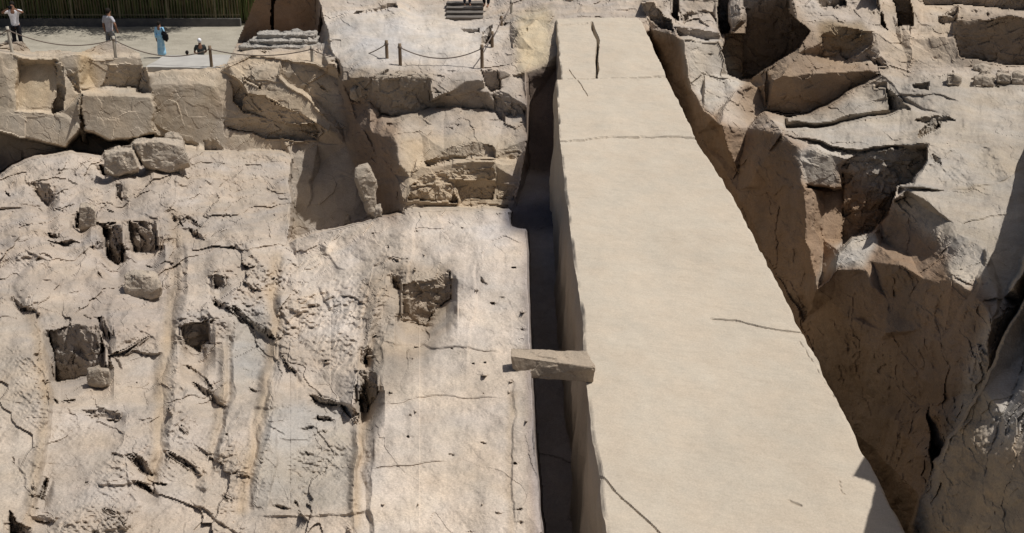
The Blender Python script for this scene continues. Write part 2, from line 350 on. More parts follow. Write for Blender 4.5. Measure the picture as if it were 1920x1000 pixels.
# back wall, right
pl((1706,72,33.2),(1790,68,33.0),(1796,30,33.4),(1800,12,34.6)); pl((1706,132,32.2),(1790,132,32.0),(1860,122,31.9),(1915,128,31.8),(1960,130,31.7))
pl((1798,32,33.2),(1850,34,32.9),(1905,28,32.7),(1918,66,32.5),(1960,70,32.4)); pl((1790,72,32.7),(1800,100,32.3))
pl((1800,16,34.4),(1900,22,33.8),(1925,30,33.4),(1960,36,33)); pl((1720,-20,37),(1730,12,36),(1800,10,36.2),(1920,18,35.6),(1960,20,35.6)); pl((1720,-80,38),(1960,-80,38))
pl((1708,10,34.6),(1720,66,33.6),(1756,36,34.6),(1790,34,34.4)); pl((1250,-80,42),(1500,-80,40),(1700,-80,39))

# --- triangulate, interpolate 1/t (exact for planes) on a grid of photo pixels
STEP = 2.0
GX = np.arange(-240, 2110, STEP, dtype=np.float64); GY = np.arange(-60, 1140, STEP, dtype=np.float64)
verts2, vals, edges = [], [], []; index = {}
def vid(x, y, v):
    k = (round(x), round(y))
    if k in index: return index[k]
    index[k] = len(verts2); verts2.append(Vector((x, y))); vals.append(1.0 / pt(x, y, v)); return index[k]
for line in TL:
    ids = [vid(*p) for p in line]
    edges += [(a, b) for a, b in zip(ids[:-1], ids[1:]) if a != b]
ov, oe, of, ovo, oeo, _ = delaunay_2d_cdt(verts2, edges, [], 0, 1e-4, True)
oval = []
for i, p in enumerate(ov):
    if ovo[i]: oval.append(vals[ovo[i][0]]); continue
    best = (1e9, 0)
    for a, b in edges:
        A, B = verts2[a], verts2[b]; d = B - A; L2 = d.length_squared
        if L2 < 1e-9: continue
        s = max(0, min(1, (p - A).dot(d) / L2)); q = (A + d * s - p).length
        if q < best[0]: best = (q, vals[a] * (1 - s) + vals[b] * s)
    oval.append(best[1])
PX, PY = np.meshgrid(GX, GY); NR, NC = PX.shape
flatp = np.stack([PX.ravel() / 34, PY.ravel() / 34, np.zeros(PX.size)], 1)
wamp = np.ones_like(PX)
wx = (fbm(flatp, 1, 4, 5, .5) * 4.8).reshape(NR, NC); wy = (fbm(flatp + 50, 1, 4, 9, .5) * 3.8).reshape(NR, NC)
rimx = np.interp(PY, [130, 430, 1000], [990, 988, 1012]); calm = np.clip(np.abs(PX - rimx) / 30 + .15, 0, 1); calm = np.where(PY < 110, 1, calm)
SX, SY = PX + wx * calm, PY + wy * calm
INV = np.full(PX.shape, np.nan)
for f in of:
    P3 = [ov[i] for i in f]; v3 = [oval[i] for i in f]
    for k in range(1, len(f) - 1):
        a, b, c = P3[0], P3[k], P3[k + 1]; va, vb, vc = v3[0], v3[k], v3[k + 1]
        den = (b.y - c.y) * (a.x - c.x) + (c.x - b.x) * (a.y - c.y)
        if abs(den) < 1e-9: continue
        c0 = max(0, int((min(a.x, b.x, c.x) - GX[0] - 12) / STEP)); c1 = int((max(a.x, b.x, c.x) - GX[0] + 12) / STEP) + 2
        r0 = max(0, int((min(a.y, b.y, c.y) - GY[0] - 12) / STEP)); r1 = int((max(a.y, b.y, c.y) - GY[0] + 12) / STEP) + 2
        X, Y = SX[r0:r1, c0:c1], SY[r0:r1, c0:c1]
        if X.size == 0: continue
        l1 = ((b.y - c.y) * (X - c.x) + (c.x - b.x) * (Y - c.y)) / den; l2 = ((c.y - a.y) * (X - c.x) + (a.x - c.x) * (Y - c.y)) / den
        l3 = 1 - l1 - l2; m = (l1 >= -1e-6) & (l2 >= -1e-6) & (l3 >= -1e-6)
        sub = INV[r0:r1, c0:c1]; sub[m] = (l1 * va + l2 * vb + l3 * vc)[m]
OKM = ~np.isnan(INV)
INV = np.where(OKM, INV, 1 / 40.0)
T = 1.0 / INV
RX, RY = (PX - 960) / F, (500 - PY) / F
DIR = np.stack([RX, CP + RY * SP, -SP + RY * CP], -1)
def world(T): return DIR * T[..., None] + np.array([0, 0, CAMZ])
P = world(T)
def grad_nv(P):
    du = np.zeros_like(P); dv = np.zeros_like(P)
    du[:, 1:-1] = P[:, 2:] - P[:, :-2]; dv[1:-1] = P[2:] - P[:-2]
    n = np.cross(du, dv); ln = np.linalg.norm(n, axis=-1) + 1e-9
    return np.abs((n * DIR).sum(-1)) / ln / np.linalg.norm(DIR, axis=-1)
NV = np.clip(grad_nv(P), .33, 1)
# --- roughness and colour zones (photo pixels)
def inpoly(poly, X=None, Y=None):
    X = SX if X is None else X; Y = SY if Y is None else Y; m = np.zeros(X.shape, bool); n = len(poly)
    for i in range(n):
        (x1, y1), (x2, y2) = poly[i], poly[(i + 1) % n]
        c = ((y1 > Y) != (y2 > Y)); 
        with np.errstate(divide='ignore', invalid='ignore'):
            m ^= c & (X < (x2 - x1) * (Y - y1) / (y2 - y1 + 1e-12) + x1)
    return m
def blur(A, k):
    for _ in range(3):
        for ax in (0, 1):
            c = np.cumsum(np.concatenate([np.repeat(A.take([0], ax), k, ax), A, np.repeat(A.take([-1], ax), k + 1, ax)], ax), ax)
            n = A.shape[ax]; A = (c.take(range(2 * k + 1, 2 * k + 1 + n), ax) - c.take(range(n), ax)) / (2 * k + 1)
            A = A[:A.shape[0], :A.shape[1]]
    return A

# vertical (slightly overhanging) rock faces that look at the camera: photo outlines, real depth
YG = P[..., 1].copy()
FACEM = np.zeros_like(PX)
def vface(poly, lean=.12, drop=0.0, tail=1.3):
    m0 = inpoly(poly) & OKM; ys, xs_ = np.where(m0)
    if len(ys) == 0: return
    hgt = ys.max() - ys.min() + 1; pad = 8 if tail else 0; tl = int(min(34, hgt * tail))
    r0_, r1_, c0_, c1_ = max(1, ys.min() - 2), min(NR - 1, ys.max() + tl + 6), max(0, xs_.min() - pad), min(NC, xs_.max() + pad + 1)
    m = m0[r0_:r1_, c0_:c1_]; Yo = YG[r0_:r1_, c0_:c1_].copy(); RYs = RY[r0_:r1_, c0_:c1_]
    cols = np.where(m.any(0))[0]; tops = [np.argmax(m[:, c]) for c in cols]; yt = np.array([Yo[max(0, r - 1), c] for r, c in zip(tops, cols)])
    if len(yt) > 3: yt = np.polyval(np.polyfit(cols, yt, 1), cols) if np.ptp(yt) < 2.5 else np.full(len(yt), np.median(yt))
    D = np.zeros_like(Yo)
    for r0, c, y0 in zip(tops, cols, yt):
        rr = np.where(m[:, c])[0]; z0 = CAMZ + y0 / (CP + RYs[r0, c] * SP) * (-SP + RYs[r0, c] * CP)
        zz = CAMZ + y0 / (CP + RYs[rr, c] * SP) * (-SP + RYs[rr, c] * CP)
        D[rr, c] = y0 + drop + lean * (z0 - zz) - Yo[rr, c]
        if tail and tl:
            b = rr[-1]; n = min(tl, len(D) - 1 - b)
            if n > 0: D[b + 1:b + 1 + n, c] = np.clip(D[b, c], 0, 1.2) * (1 - (np.arange(1, n + 1) / (tl + 1))) ** 1.3
    if tail:
        k = 5; cs = np.cumsum(np.pad(D, ((0, 0), (k + 1, k))), 1); B = (cs[:, 2 * k + 1:] - cs[:, :-2 * k - 1]) / (2 * k + 1)
        below = np.cumsum(m, 0) > 0; D = np.where(m, D, np.where(below | ~m.any(0)[None, :], B, 0))
    YG[r0_:r1_, c0_:c1_] = Yo + D; FACEM[m0] = 1
DFACES = [[(1582,312),(1620,286),(1680,274),(1744,282),(1734,306),(1712,344),(1688,348),(1670,374),(1664,402),(1640,427),(1582,462)]]
LFACES = [[(797,303),(830,285),(866,270),(895,267),(925,278),(930,296),(880,298),(830,303),(800,312)], [(770,345),(800,325),(850,318),(925,316),(925,338),(860,338),(800,345)],
 [(762,378),(775,352),(850,345),(856,378)], [(866,350),(925,352),(926,372),(862,374)], [(930,345),(975,344),(962,372),(930,372)], [(755,386),(800,386),(800,391),(757,396)], [(862,380),(950,382),(950,388),(862,385)],
 [(932,284),(978,284),(972,298),(932,296)]]
FACES = [
 [(1396,-50),(1482,-50),(1480,20),(1520,60),(1500,90),(1470,112),(1440,128),(1405,150),(1362,142),(1350,100),(1358,62),(1396,60)],
 [(1346,-50),(1368,-50),(1368,60),(1350,62)], [(1672,-50),(1710,-50),(1710,50),(1680,50)], [(1644,-50),(1651,-50),(1654,40),(1660,56),(1648,46)],
 [(1720,-50),(1970,-50),(1970,20),(1910,20),(1800,12),(1735,10)], [(1798,34),(1850,37),(1905,31),(1970,40),(1970,125),(1915,125),(1860,118),(1802,108),(1792,72)],
 [(1200,6),(1222,6),(1245,32),(1262,40),(1262,62),(1240,54),(1212,34)], [(1282,26),(1300,21),(1340,24),(1345,42),(1330,31),(1295,30),(1285,46)],
 [(1268,52),(1345,58),(1350,73),(1272,70)], [(1262,-20),(1272,-20),(1276,40),(1264,34)],
 [(271,126),(285,174),(258,172)], [(104,118),(114,118),(122,206),(103,212)], [(148,190),(154,180),(160,250),(166,272),(154,266)], [(283,182),(290,205),(300,212),(289,216)], [(292,235),(297,250),(298,262),(291,262)],
 [(380,265),(405,262),(420,284),(380,284)], [(420,228),(480,222),(560,232),(600,245),(560,262),(500,262),(424,240)], [(120,130),(145,140),(150,180),(138,176)],
 [(1440,205),(1470,216),(1515,216),(1476,222)],
 [(88,622),(150,610),(180,607),(205,690),(180,705),(105,714)], [(180,592),(192,590),(205,630),(203,637),(193,632)],
 [(192,425),(230,420),(232,490),(222,498),(205,485),(195,460)], [(245,415),(295,412),(296,470),(270,474),(245,470)],
 [(173,462),(192,455),(192,470),(175,468)], [(340,612),(390,598),(392,640),(375,662),(342,648)],
 [(433,578),(452,582),(520,636),(508,634),(458,604)], [(398,520),(420,518),(424,536),(400,542)], [(398,558),(425,575),(398,573)],
 [(318,398),(345,412),(346,424),(332,415)], [(346,406),(362,408),(372,424),(356,420)], [(352,425),(372,432),(384,450),(366,444)],
 [(55,345),(95,345),(98,375),(88,388),(70,370)], [(248,272),(275,284),(268,314),(254,300)], [(218,348),(228,350),(226,376),(220,370)],
 [(188,310),(200,308),(203,332),(194,328)], [(155,768),(190,766),(222,770),(190,780)], [(165,776),(226,774),(226,788),(196,786)],
 [(574,738),(600,747),(642,756),(628,764),(586,752)], [(640,756),(672,774),(671,797),(650,780)], [(595,783),(622,785),(618,792),(597,789)],
 [(735,515),(753,520),(750,545),(735,540)], [(683,655),(692,650),(690,682),(682,680)], [(677,690),(702,700),(706,735),(692,772),(675,770)],
 [(737,482),(756,487),(746,494)], [(900,517),(916,533),(902,529)], [(752,530),(800,528),(845,508),(846,560),(795,608),(754,604)],
 [(20,958),(27,962),(34,984),(62,990),(52,1002),(20,1002)], [(62,968),(92,966),(108,976),(104,981),(66,976)], [(64,926),(82,938),(92,898),(86,896),(78,928)],
 [(245,850),(262,852),(292,891),(270,884),(250,868)], [(312,845),(350,862),(381,889),(374,890),(340,866),(312,850)], [(255,903),(272,908),(284,928),(262,918)],
 [(350,682),(395,722),(398,730),(352,690)], [(356,718),(400,736),(426,764),(414,762),(380,738)], [(418,928),(437,940),(434,944),(420,936)],
 [(448,886),(470,895),(468,898),(450,893)], [(525,655),(555,698),(552,704),(528,665)], [(205,668),(240,652),(278,628),(276,634),(240,662),(208,676)],
 [(22,550),(40,572),(75,588),(74,592),(36,580),(20,560)], [(85,450),(120,452),(155,458),(120,462)], [(92,438),(108,436),(110,444),(95,445)], [(100,396),(122,392),(118,400),(102,400)],
 [(142,395),(155,400),(160,430),(142,432)], [(1540,66),(1575,48),(1617,60),(1600,84),(1560,105),(1539,100)], [(1576,84),(1606,73),(1640,62),(1636,84),(1590,112),(1572,104)],
 [(1625,102),(1650,110),(1666,128),(1640,124)], [(1530,0),(1590,-20),(1590,10),(1560,14),(1535,16)], [(1760,32),(1796,28),(1795,40),(1775,47),(1762,44)],
 [(1712,158),(1745,156),(1742,166),(1715,166)], [(1640,156),(1662,158),(1660,168),(1640,166)], [(1715,225),(1760,214),(1788,228),(1740,236)], [(1720,246),(1752,222),(1760,240),(1722,262)],
 [(1658,168),(1665,205),(1710,208),(1690,186)], [(1748,292),(1760,300),(1765,312),(1750,306)],
 [(205,120),(262,120),(262,165),(190,166)], [(455,180),(500,178),(510,190),(560,210),(590,232),(560,232),(500,222),(462,212)], [(430,150),(460,178),(458,205),(442,190)],
 [(455,140),(492,160),(490,166),(460,152)], [(585,142),(610,175),(600,170)], [(860,52),(900,52),(898,60),(870,60)], [(905,62),(922,50),(925,82),(905,86)],
 [(560,242),(600,262),(560,268),(520,256)], [(670,20),(740,10),(745,18),(700,20),(665,28)], [(905,130),(935,128),(940,165),(925,172),(912,160)], [(930,178),(942,172),(944,228),(934,222)],
 [(944,188),(975,196),(984,216),(960,214)], [(645,170),(692,150),(694,190),(668,196),(655,190)],
]
for f in FACES: vface(f, **(dict(tail=0) if max(p[1] for p in f) < 290 or min(p[0] for p in f) > 860 else dict(lean=-.2, tail=1.6) if max(p[1] for p in f) - min(p[1] for p in f) > 34 and max(p[0] for p in f) - min(p[0] for p in f) > 28 else dict(tail=1.3)))
for f in DFACES: vface(f, .03, 0, 0)
for f in LFACES: vface(f, -.22, 0, 0)
rnd = random.Random(7)
for _ in range(120):
    x, y = rnd.uniform(-200, 660), rnd.uniform(300, 1100)
    if x < 60 and rnd.random() < .6: continue
    if x > 560 and rnd.random() < .5: continue
    k = .5 + .9 * (y - 280) / 720; L = rnd.uniform(5, 24) * k; h = L * rnd.uniform(.12, .34); a = R(rnd.gauss(24, 22))
    ca, sa = math.cos(a), math.sin(a)
    vface([(x + ca * u * L - sa * v * h, y + sa * u * L + ca * v * h) for u, v in ((0, 0), (.5, -.45), (1, .1), (.75, .5), (.3, .45))])
for _ in range(60):
    x, y = rnd.uniform(690, 980), rnd.uniform(420, 1050); L = rnd.uniform(4, 12); h = L * .2
    vface([(x, y), (x + L * .5, y - h), (x + L, y), (x + L * .6, y + h)])
for _ in range(150):
    x, y = rnd.uniform(440, 1960), rnd.uniform(0, 240)
    if 985 < x < 1300 or (600 < x < 930 and y < 130) or (x > 1690 and y > 170): continue
    L = rnd.uniform(4, 14); h = L * rnd.uniform(.15, .4)
    vface([(x, y), (x + L * .5, y - h), (x + L, y), (x + L * .6, y + h)])
def pit(poly, d): YG[inpoly(poly)] += d
pit([(506,-60),(513,-60),(512,60),(508,62)], 1.2)
T = YG / (CP + RY * SP)
P = world(T)
NV = np.clip(grad_nv(P), .33, 1)
ROUGH = np.ones_like(PX); COL = np.zeros(PX.shape + (3,)); COL[:] = (.41, .364, .314)
def zone(poly, rough=None, col=None, soft=6):
    m = blur(inpoly(poly).astype(np.float64), soft)[..., None]
    if rough is not None: ROUGH[:] = ROUGH * (1 - m[..., 0]) + rough * m[..., 0]
    if col is not None: COL[:] = COL * (1 - m) + np.array(col) * m
PINK, GREY, TAN, RUST, PALE = (.40, .352, .31), (.365, .342, .308), (.44, .35, .25), (.36, .235, .14), (.50, .47, .43)
zone([(545,460),(760,400),(985,430),(1030,1150),(690,1150),(670,700),(560,640)], .45, (.51, .458, .40), 14)
zone([(780,400),(980,400),(985,600),(880,600),(800,500)], .5, (.50, .46, .42), 12)
zone([(500,760),(660,770),(672,960),(470,965)], 1.0, GREY, 5)
zone([(150,460),(330,440),(330,640),(160,650)], 1.1, PINK, 10); zone([(430,580),(520,600),(515,720),(435,760)], .9, GREY, 6)
zone([(-260,560),(60,560),(90,1150),(-260,1150)], .4, (.42, .375, .32), 14)
for ln, w_ in (([(334,395),(334,480),(330,560),(322,640),(310,720),(303,760),(300,850),(288,915)], 11), ([(524,480),(514,560),(523,600),(508,700),(494,790),(477,860),(455,970)], 10), ([(426,650),(428,740),(418,768),(400,860)], 6), ([(60,590),(78,640),(90,760),(82,850),(60,1000)], 9), ([(672,1000),(676,880),(690,780)], 10), ([(968,1100),(960,900),(966,740)], 4), ([(746,650),(744,520)], 5)):
    zone([(x - w_, y) for x, y in ln] + [(x + w_, y) for x, y in ln[::-1]], .35, (.39, .325, .25), 2)
zone([(1538,46),(1620,46),(1640,62),(1640,84),(1590,114),(1538,104)], .8, (.25, .20, .14), 2); zone([(1430,150),(1650,134),(1600,170),(1560,196),(1518,216),(1438,208)], .6, (.27, .20, .14), 3)  # shade of the two blocks and the overhang deepened in their colour
zone([(-260,380),(330,340),(330,560),(-260,560)], 1.0, (.385, .34, .295), 18); zone([(690,500),(760,490),(850,505),(850,610),(700,800),(676,800)], 1.0, (.37, .32, .262), 5)
zone([(-260,290),(530,290),(540,460),(420,600),(-260,600)], 1.1, None, 20)
zone([(610,30),(800,20),(960,60),(900,128),(640,128),(612,110)], .3, PALE, 6); zone([(655,60),(780,50),(780,120),(660,120)], .3, (.44, .43, .42), 8)
zone([(-260,100),(430,100),(430,290),(-260,290)], .45, (.43, .375, .30), 4)
zone([(38,122),(104,122),(106,206),(36,206)], .25, (.46, .38, .27), 3); zone([(150,105),(180,105),(190,172),(152,172)], .3, (.46, .36, .23), 3)
zone([(430,100),(630,110),(640,290),(430,290)], 1.0, (.44, .375, .29), 5)
zone([(640,140),(815,140),(810,240),(650,240)], 1.2, (.33, .285, .23), 3)
zone([(752,262),(980,262),(975,400),(752,400)], .5, (.43, .365, .28), 4)
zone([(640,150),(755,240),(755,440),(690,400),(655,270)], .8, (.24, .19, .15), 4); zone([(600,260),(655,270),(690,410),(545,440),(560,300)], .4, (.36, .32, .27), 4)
zone([(975,30),(1040,22),(1040,120),(990,150),(978,140)], .25, (.50, .43, .31), 3)
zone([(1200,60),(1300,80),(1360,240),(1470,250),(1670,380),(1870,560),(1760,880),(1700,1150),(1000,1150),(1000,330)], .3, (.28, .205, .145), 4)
zone([(955,330),(1130,330),(1130,1150),(1010,1150),(985,430),(955,420)], .4, (.34, .31, .30), 3); zone([(950,380),(1130,380),(1130,440),(950,440)], .4, (.10, .10, .12), 4); zone([(990,140),(1130,100),(1130,330),(990,325)], .4, (.20, .155, .13), 3)  # second zone paints shade into the upper floor colour; first lightens the deep floor
zone([(1460,160),(2110,140),(2110,460),(1870,560),(1690,350),(1460,245)], .3, (.38, .348, .302), 5)
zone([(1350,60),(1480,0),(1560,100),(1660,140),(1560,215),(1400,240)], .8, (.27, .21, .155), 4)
zone([(1690,1150),(1716,1000),(1800,790),(1880,640),(2110,300),(2110,1150)], .4, (.33, .27, .20), 5)
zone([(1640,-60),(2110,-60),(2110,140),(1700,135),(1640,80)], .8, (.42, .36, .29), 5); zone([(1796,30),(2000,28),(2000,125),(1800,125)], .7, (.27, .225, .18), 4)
zone([(445,-60),(600,-60),(600,86),(445,86)], .3, (.30, .215, .15), 3)

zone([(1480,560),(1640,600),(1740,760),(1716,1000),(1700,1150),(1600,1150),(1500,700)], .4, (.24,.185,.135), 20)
for q_ in ([(1535,542),(1576,470),(1640,430),(1650,460),(1620,506),(1572,512)], [(1775,500),(1810,480),(1844,470),(1848,505),(1822,550),(1788,530)], [(1496,290),(1560,280),(1600,298),(1574,312),(1580,350),(1518,346)], [(1285,73),(1350,76),(1356,100),(1400,158),(1362,196),(1342,222),(1300,174)]): zone(q_, .5, (.43, .40, .355), 2)
zone([(1852,850),(1870,740),(1900,650),(2110,500),(2110,860),(1900,830)], 1.3, (.42, .40, .37), 8)
Pf = P.reshape(-1, 3); Pw = Pf + np.stack([fbm(Pf, .9, 3, 21), fbm(Pf + 9, .9, 3, 22), fbm(Pf + 19, .9, 3, 23)], 1) * .16
aniso = np.array([1.0, .75, 1.35])
v1, e1 = facets(Pw * aniso, .85, 31, 1.0); v2, e2 = facets(Pw * aniso, 2.3, 41, 1.0); v3, e3 = facets(Pw * aniso, 6.0, 51, 1.0)
right_ = blur(inpoly([(1215,40),(1300,80),(1350,240),(1466,252),(1680,272),(1700,370),(1870,560),(1840,730),(1716,1000),(1700,1150),(1300,1150)]).astype(float), 5).ravel()
slope = blur(inpoly([(-260,300),(530,295),(545,450),(860,395),(985,430),(1030,1150),(-260,1150)]).astype(float), 6).ravel()
low = (slope * np.clip((PY.ravel() - 330) / 350, 0, 1)); st_ = 1 - .84 * slope * np.clip((PY.ravel() - 300) / 300, .25, 1)
wa, wb = fbm(Pf, .5, 3, 101) * .5, fbm(Pf + 31, .5, 3, 102) * .5
ramp_ = blur(inpoly([(545,460),(860,395),(985,430),(1030,1150),(690,1150),(670,700),(560,640)]).astype(float), 8).ravel()
sx_ = Pf[:, 0] + .22 * Pf[:, 1] + .35 * fbm(Pf, .7, 3, 141)
PS = np.stack([sx_ * .95, Pf[:, 1] * .34 + .2 * fbm(Pf + 7, .8, 3, 142), Pf[:, 2] * .3], 1)
s1, _ = facets(PS, 1.0, 151, 2.6); s2, _ = facets(PS * np.array([1.15, 1.5, 1]), 2.1, 161, 2.4)
c1 = creased((Pf[:, 0] + wa) / 1.5, (Pf[:, 1] + wb) / 3.4, 111); c2 = creased((Pf[:, 0] + wb) / .62, (Pf[:, 1] + wa) / 1.3, 112); c3 = creased((Pf[:, 0] + wa) / .24, (Pf[:, 1] + wb) / .42, 113)
Hn = (.075 * v1 + .03 * v2) * st_ + .008 * v3 * st_ + .12 * fbm(Pf, .35, 3, 61) + .010 * (1 - .5 * slope) * fbm(Pf, 2.6, 4, 71, .55) + right_ * (.07 * fbm(Pf * np.array([1.6, 1.6, .22]), 1, 4, 121, .6) + .035 * v1 + .03 * v2 + .02 * v3) + slope * (.14 * c1 + .045 * c2 + .003 * c3 + .05 * s1 + .010 * s2) * (1 - .5 * ramp_)
Hn = Hn.reshape(NR, NC) * ROUGH + (.10 * v2 + .05 * v3 + .05 * fbm(Pf, 4.5, 3, 75)).reshape(NR, NC) * FACEM * np.where(PY > 300, 1, .5)
H = Hn.copy()
#@@EDITS
def sdist(line):
    """distance to polyline, signed (+ = right of travel on screen with y down), and fraction along it"""
    best = np.full(PX.shape, 1e9); sg = np.zeros(PX.shape); al = np.zeros(PX.shape)
    Ls = [math.dist(line[i], line[i + 1]) for i in range(len(line) - 1)]; tot = sum(Ls); acc = 0
    return Ls, tot
def scarp(line, h, w=4, D=60, taper=.15, H=None):
    """raise the rock on the left-hand side (screen, y down) of the line: a ledge h metres high whose face is w pixels wide"""
    H = globals()['H'] if H is None else H
    xs = [p[0] for p in line]; ys = [p[1] for p in line]; mg = D * 2.2 + w
    c0 = max(0, int((min(xs) - mg - GX[0]) / STEP)); c1 = max(0, int((max(xs) + mg - GX[0]) / STEP)); r0 = max(0, int((min(ys) - mg - GY[0]) / STEP)); r1 = max(0, int((max(ys) + mg - GY[0]) / STEP))
    X, Y = SX[r0:r1, c0:c1], SY[r0:r1, c0:c1]
    if X.size == 0: return
    best = np.full(X.shape, 1e9); sd = np.zeros(X.shape); al = np.zeros(X.shape)
    Ls = [math.dist(line[i], line[i + 1]) for i in range(len(line) - 1)]; tot = sum(Ls); acc = 0
    for i, L in enumerate(Ls):
        (x1, y1), (x2, y2) = line[i], line[i + 1]; ux, uy = (x2 - x1) / L, (y2 - y1) / L
        s = (X - x1) * ux + (Y - y1) * uy; sc_ = np.clip(s, 0, L); d = np.hypot(X - x1 - sc_ * ux, Y - y1 - sc_ * uy)
        cr = (X - x1) * uy - (Y - y1) * ux; m = d < best
        best = np.where(m, d, best); sd = np.where(m, np.sign(cr) * d, sd); al = np.where(m, (acc + np.clip(s, -L if i == 0 else 0, L if i < len(Ls) - 1 else 2 * L)) / tot, al); acc += L
    end = np.clip(np.minimum(al, 1 - al) / taper, 0, 1)
    up = np.clip(sd / w + .5, 0, 1); dec = np.exp(-np.clip(sd, 0, None) / D)
    H[r0:r1, c0:c1] += h * up * dec * end
SC = [
 ([(340,395),(341,480),(338,560),(330,640),(318,720),(311,760),(308,850),(294,915)], .19, 20, 90),
 ([(396,470),(397,560),(430,582),(432,640),(434,740),(424,768),(405,860),(392,930)], .12, 10, 80),
 ([(527,480),(519,560),(529,600),(514,700),(500,790),(484,860),(460,970)], .16, 17, 110),
 ([(665,1000),(668,900),(674,790),(680,700),(700,620),(722,560),(740,512)], .12, 8, 50),
 ([(60,1000),(85,850),(95,760),(80,640),(60,590)], .10, 10, 60),
 ([(965,1000),(958,900),(964,780),(960,700)], -.03, 4, 30), ([(880,700),(888,600),(890,480)], .04, 5, 40), ([(770,620),(768,520),(780,410)], .05, 4, 40),
 ([(545,480),(600,466),(616,478)], .15, 14, 50), ([(636,552),(665,557),(692,572)], .06, 3, 40), ([(475,965),(560,968),(690,962),(700,985)], .05, 5, 30),
 ([(210,672),(252,660),(310,668)], .08, 4, 40), ([(690,565),(700,500),(745,480)], .05, 3, 30), ([(505,962),(520,860),(512,800)], .05, 5, 40),
 ([(690,880),(760,872),(850,862)], .03, 3, 50), ([(700,760),(820,742),(960,748)], .025, 3, 60), ([(700,640),(800,650),(955,660)], .035, 4, 60),
 ([(1680,352),(1770,356),(1832,350),(1884,336),(1925,312)], .12, 4, 120), ([(1620,190),(1690,180),(1750,176),(1805,196)], .06, 3, 50),
 ([(785,303),(830,296),(930,298)], .08, 4, 14), ([(755,372),(850,376),(860,340)], .08, 4, 30), ([(926,352),(928,300),(934,262)], .10, 4, 40),
 ([(858,390),(860,330),(848,322),(800,324)], .08, 4, 30),
]
for i in range(22):
    x, y = rnd.uniform(-150, 640), rnd.uniform(320, 1080); a = R(rnd.gauss(30, 30)); L = rnd.uniform(30, 110) * (.5 + .8 * (y - 280) / 720); pts = [(x, y)]
    for q in range(4):
        a2 = a + rnd.gauss(0, .3); pts.append((pts[-1][0] + math.cos(a2) * L / 4, pts[-1][1] + math.sin(a2) * L / 4))
    SC.append((pts, rnd.uniform(.02, .07), rnd.uniform(2.5, 5), rnd.uniform(15, 60)))
#@@SCARPS
def plate(poly, h, gx=0, gy=0, soft=1):
    m = blur(inpoly(poly).astype(float), soft); cx, cy = np.mean([p[0] for p in poly]), np.mean([p[1] for p in poly]); H[:] += m * (h + gx * (PX - cx) / 100 + gy * (PY - cy) / 100)
plate([(345,430),(395,455),(395,575),(345,560)], -.05, .1, 0); plate([(345,690),(428,762),(432,600),(400,572),(345,640)], .05, .09, -.02)
plate([(208,580),(240,500),(333,470),(330,585),(280,630),(210,662)], .02, -.06, .04); plate([(532,600),(600,560),(692,566),(672,772),(585,742),(540,690)], .05, .04, .03)
plate([(485,775),(590,760),(668,800),(662,965),(468,966)], -.05, .03, -.02); plate([(98,770),(205,720),(292,690),(300,850),(250,1000),(112,1000)], .06, .05, .04, 3)
plate([(436,590),(520,642),(508,700),(434,762)], -.03, -.05, .02); plate([(28,540),(85,470),(180,505),(140,570),(60,592)], .05, -.03, -.05); plate([(345,770),(420,775),(395,930),(310,905),(312,850)], .03, .07, 0)
plate([(545,500),(600,470),(700,500),(690,560),(560,595)], .03, -.03, .04, 3); plate([(395,455),(440,430),(520,520),(515,640),(430,578)], .04, .08, -.04); plate([(440,330),(530,320),(530,440),(430,430)], .03, .06, .04, 3)
plate([(0,600),(60,610),(85,760),(80,900),(0,960)], .03, .08, 0, 6); plate([(60,400),(190,400),(195,460),(100,470)], .04, .03, .05); plate([(210,340),(330,330),(330,400),(240,410)], .05, .05, .06)
for a in SC: scarp(*a)
T2 = T - H / NV
P2 = world(T2)
# colour attribute with its own slow variation
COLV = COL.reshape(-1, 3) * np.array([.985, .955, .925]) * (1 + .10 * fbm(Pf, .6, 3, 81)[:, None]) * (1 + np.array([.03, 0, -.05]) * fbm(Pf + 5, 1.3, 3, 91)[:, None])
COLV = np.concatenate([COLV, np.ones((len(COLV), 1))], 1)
# skyline: cells above this photo line are not rock
skyl = np.interp(GX, [-240, 0, 20, 45, 60, 110, 150, 170, 190, 205, 230, 262, 270, 400, 425, 439, 480, 481], [78, 80, 72, 78, 96, 92, 96, 90, 80, 76, 82, 98, 127, 126, 120, 90, -8, -200])
KEEP = (PY > skyl[None, :] + wy * .5) & OKM
I = np.arange(NR * NC).reshape(NR, NC)
Q = np.stack([I[:-1, :-1], I[1:, :-1], I[1:, 1:], I[:-1, 1:]], -1)
CK = KEEP[:-1, :-1] & KEEP[1:, :-1] & KEEP[1:, 1:] & KEEP[:-1, 1:]
CX, CY = PX[:-1, :-1] + 1, PY[:-1, :-1] + 1
def cut(name, mask, mat, label=None, cat=None, kind=None, group=None):
    q = Q[mask & CK]; used, inv = np.unique(q.ravel(), return_inverse=True)
    o = np_mesh(name, P2.reshape(-1, 3)[used], inv.reshape(-1, 4), mat, COLV[used])
    return props(o, label, cat, group, kind)
rightm = CX > np.interp(CY, [-60, 30, 1000], [1120, 1120, 1400])
nbm = inpoly([(x - 3, y) for x, y, v in nb[::-1]] + [(1680, 1150), (2120, 1150), (2120, 400)])[:-1, :-1]
brm = inpoly([(400, 90), (446, 84), (592, 80), (606, 40), (600, -80), (400, -80)])[:-1, :-1]
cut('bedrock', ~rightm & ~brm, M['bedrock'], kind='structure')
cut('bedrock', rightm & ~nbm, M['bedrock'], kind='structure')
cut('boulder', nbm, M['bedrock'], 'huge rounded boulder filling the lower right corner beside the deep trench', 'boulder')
cut('rock_slab', brm, M['bedrock'], 'tall flat brown rock slab with a dark vertical crack above the grey stone steps', 'rock')
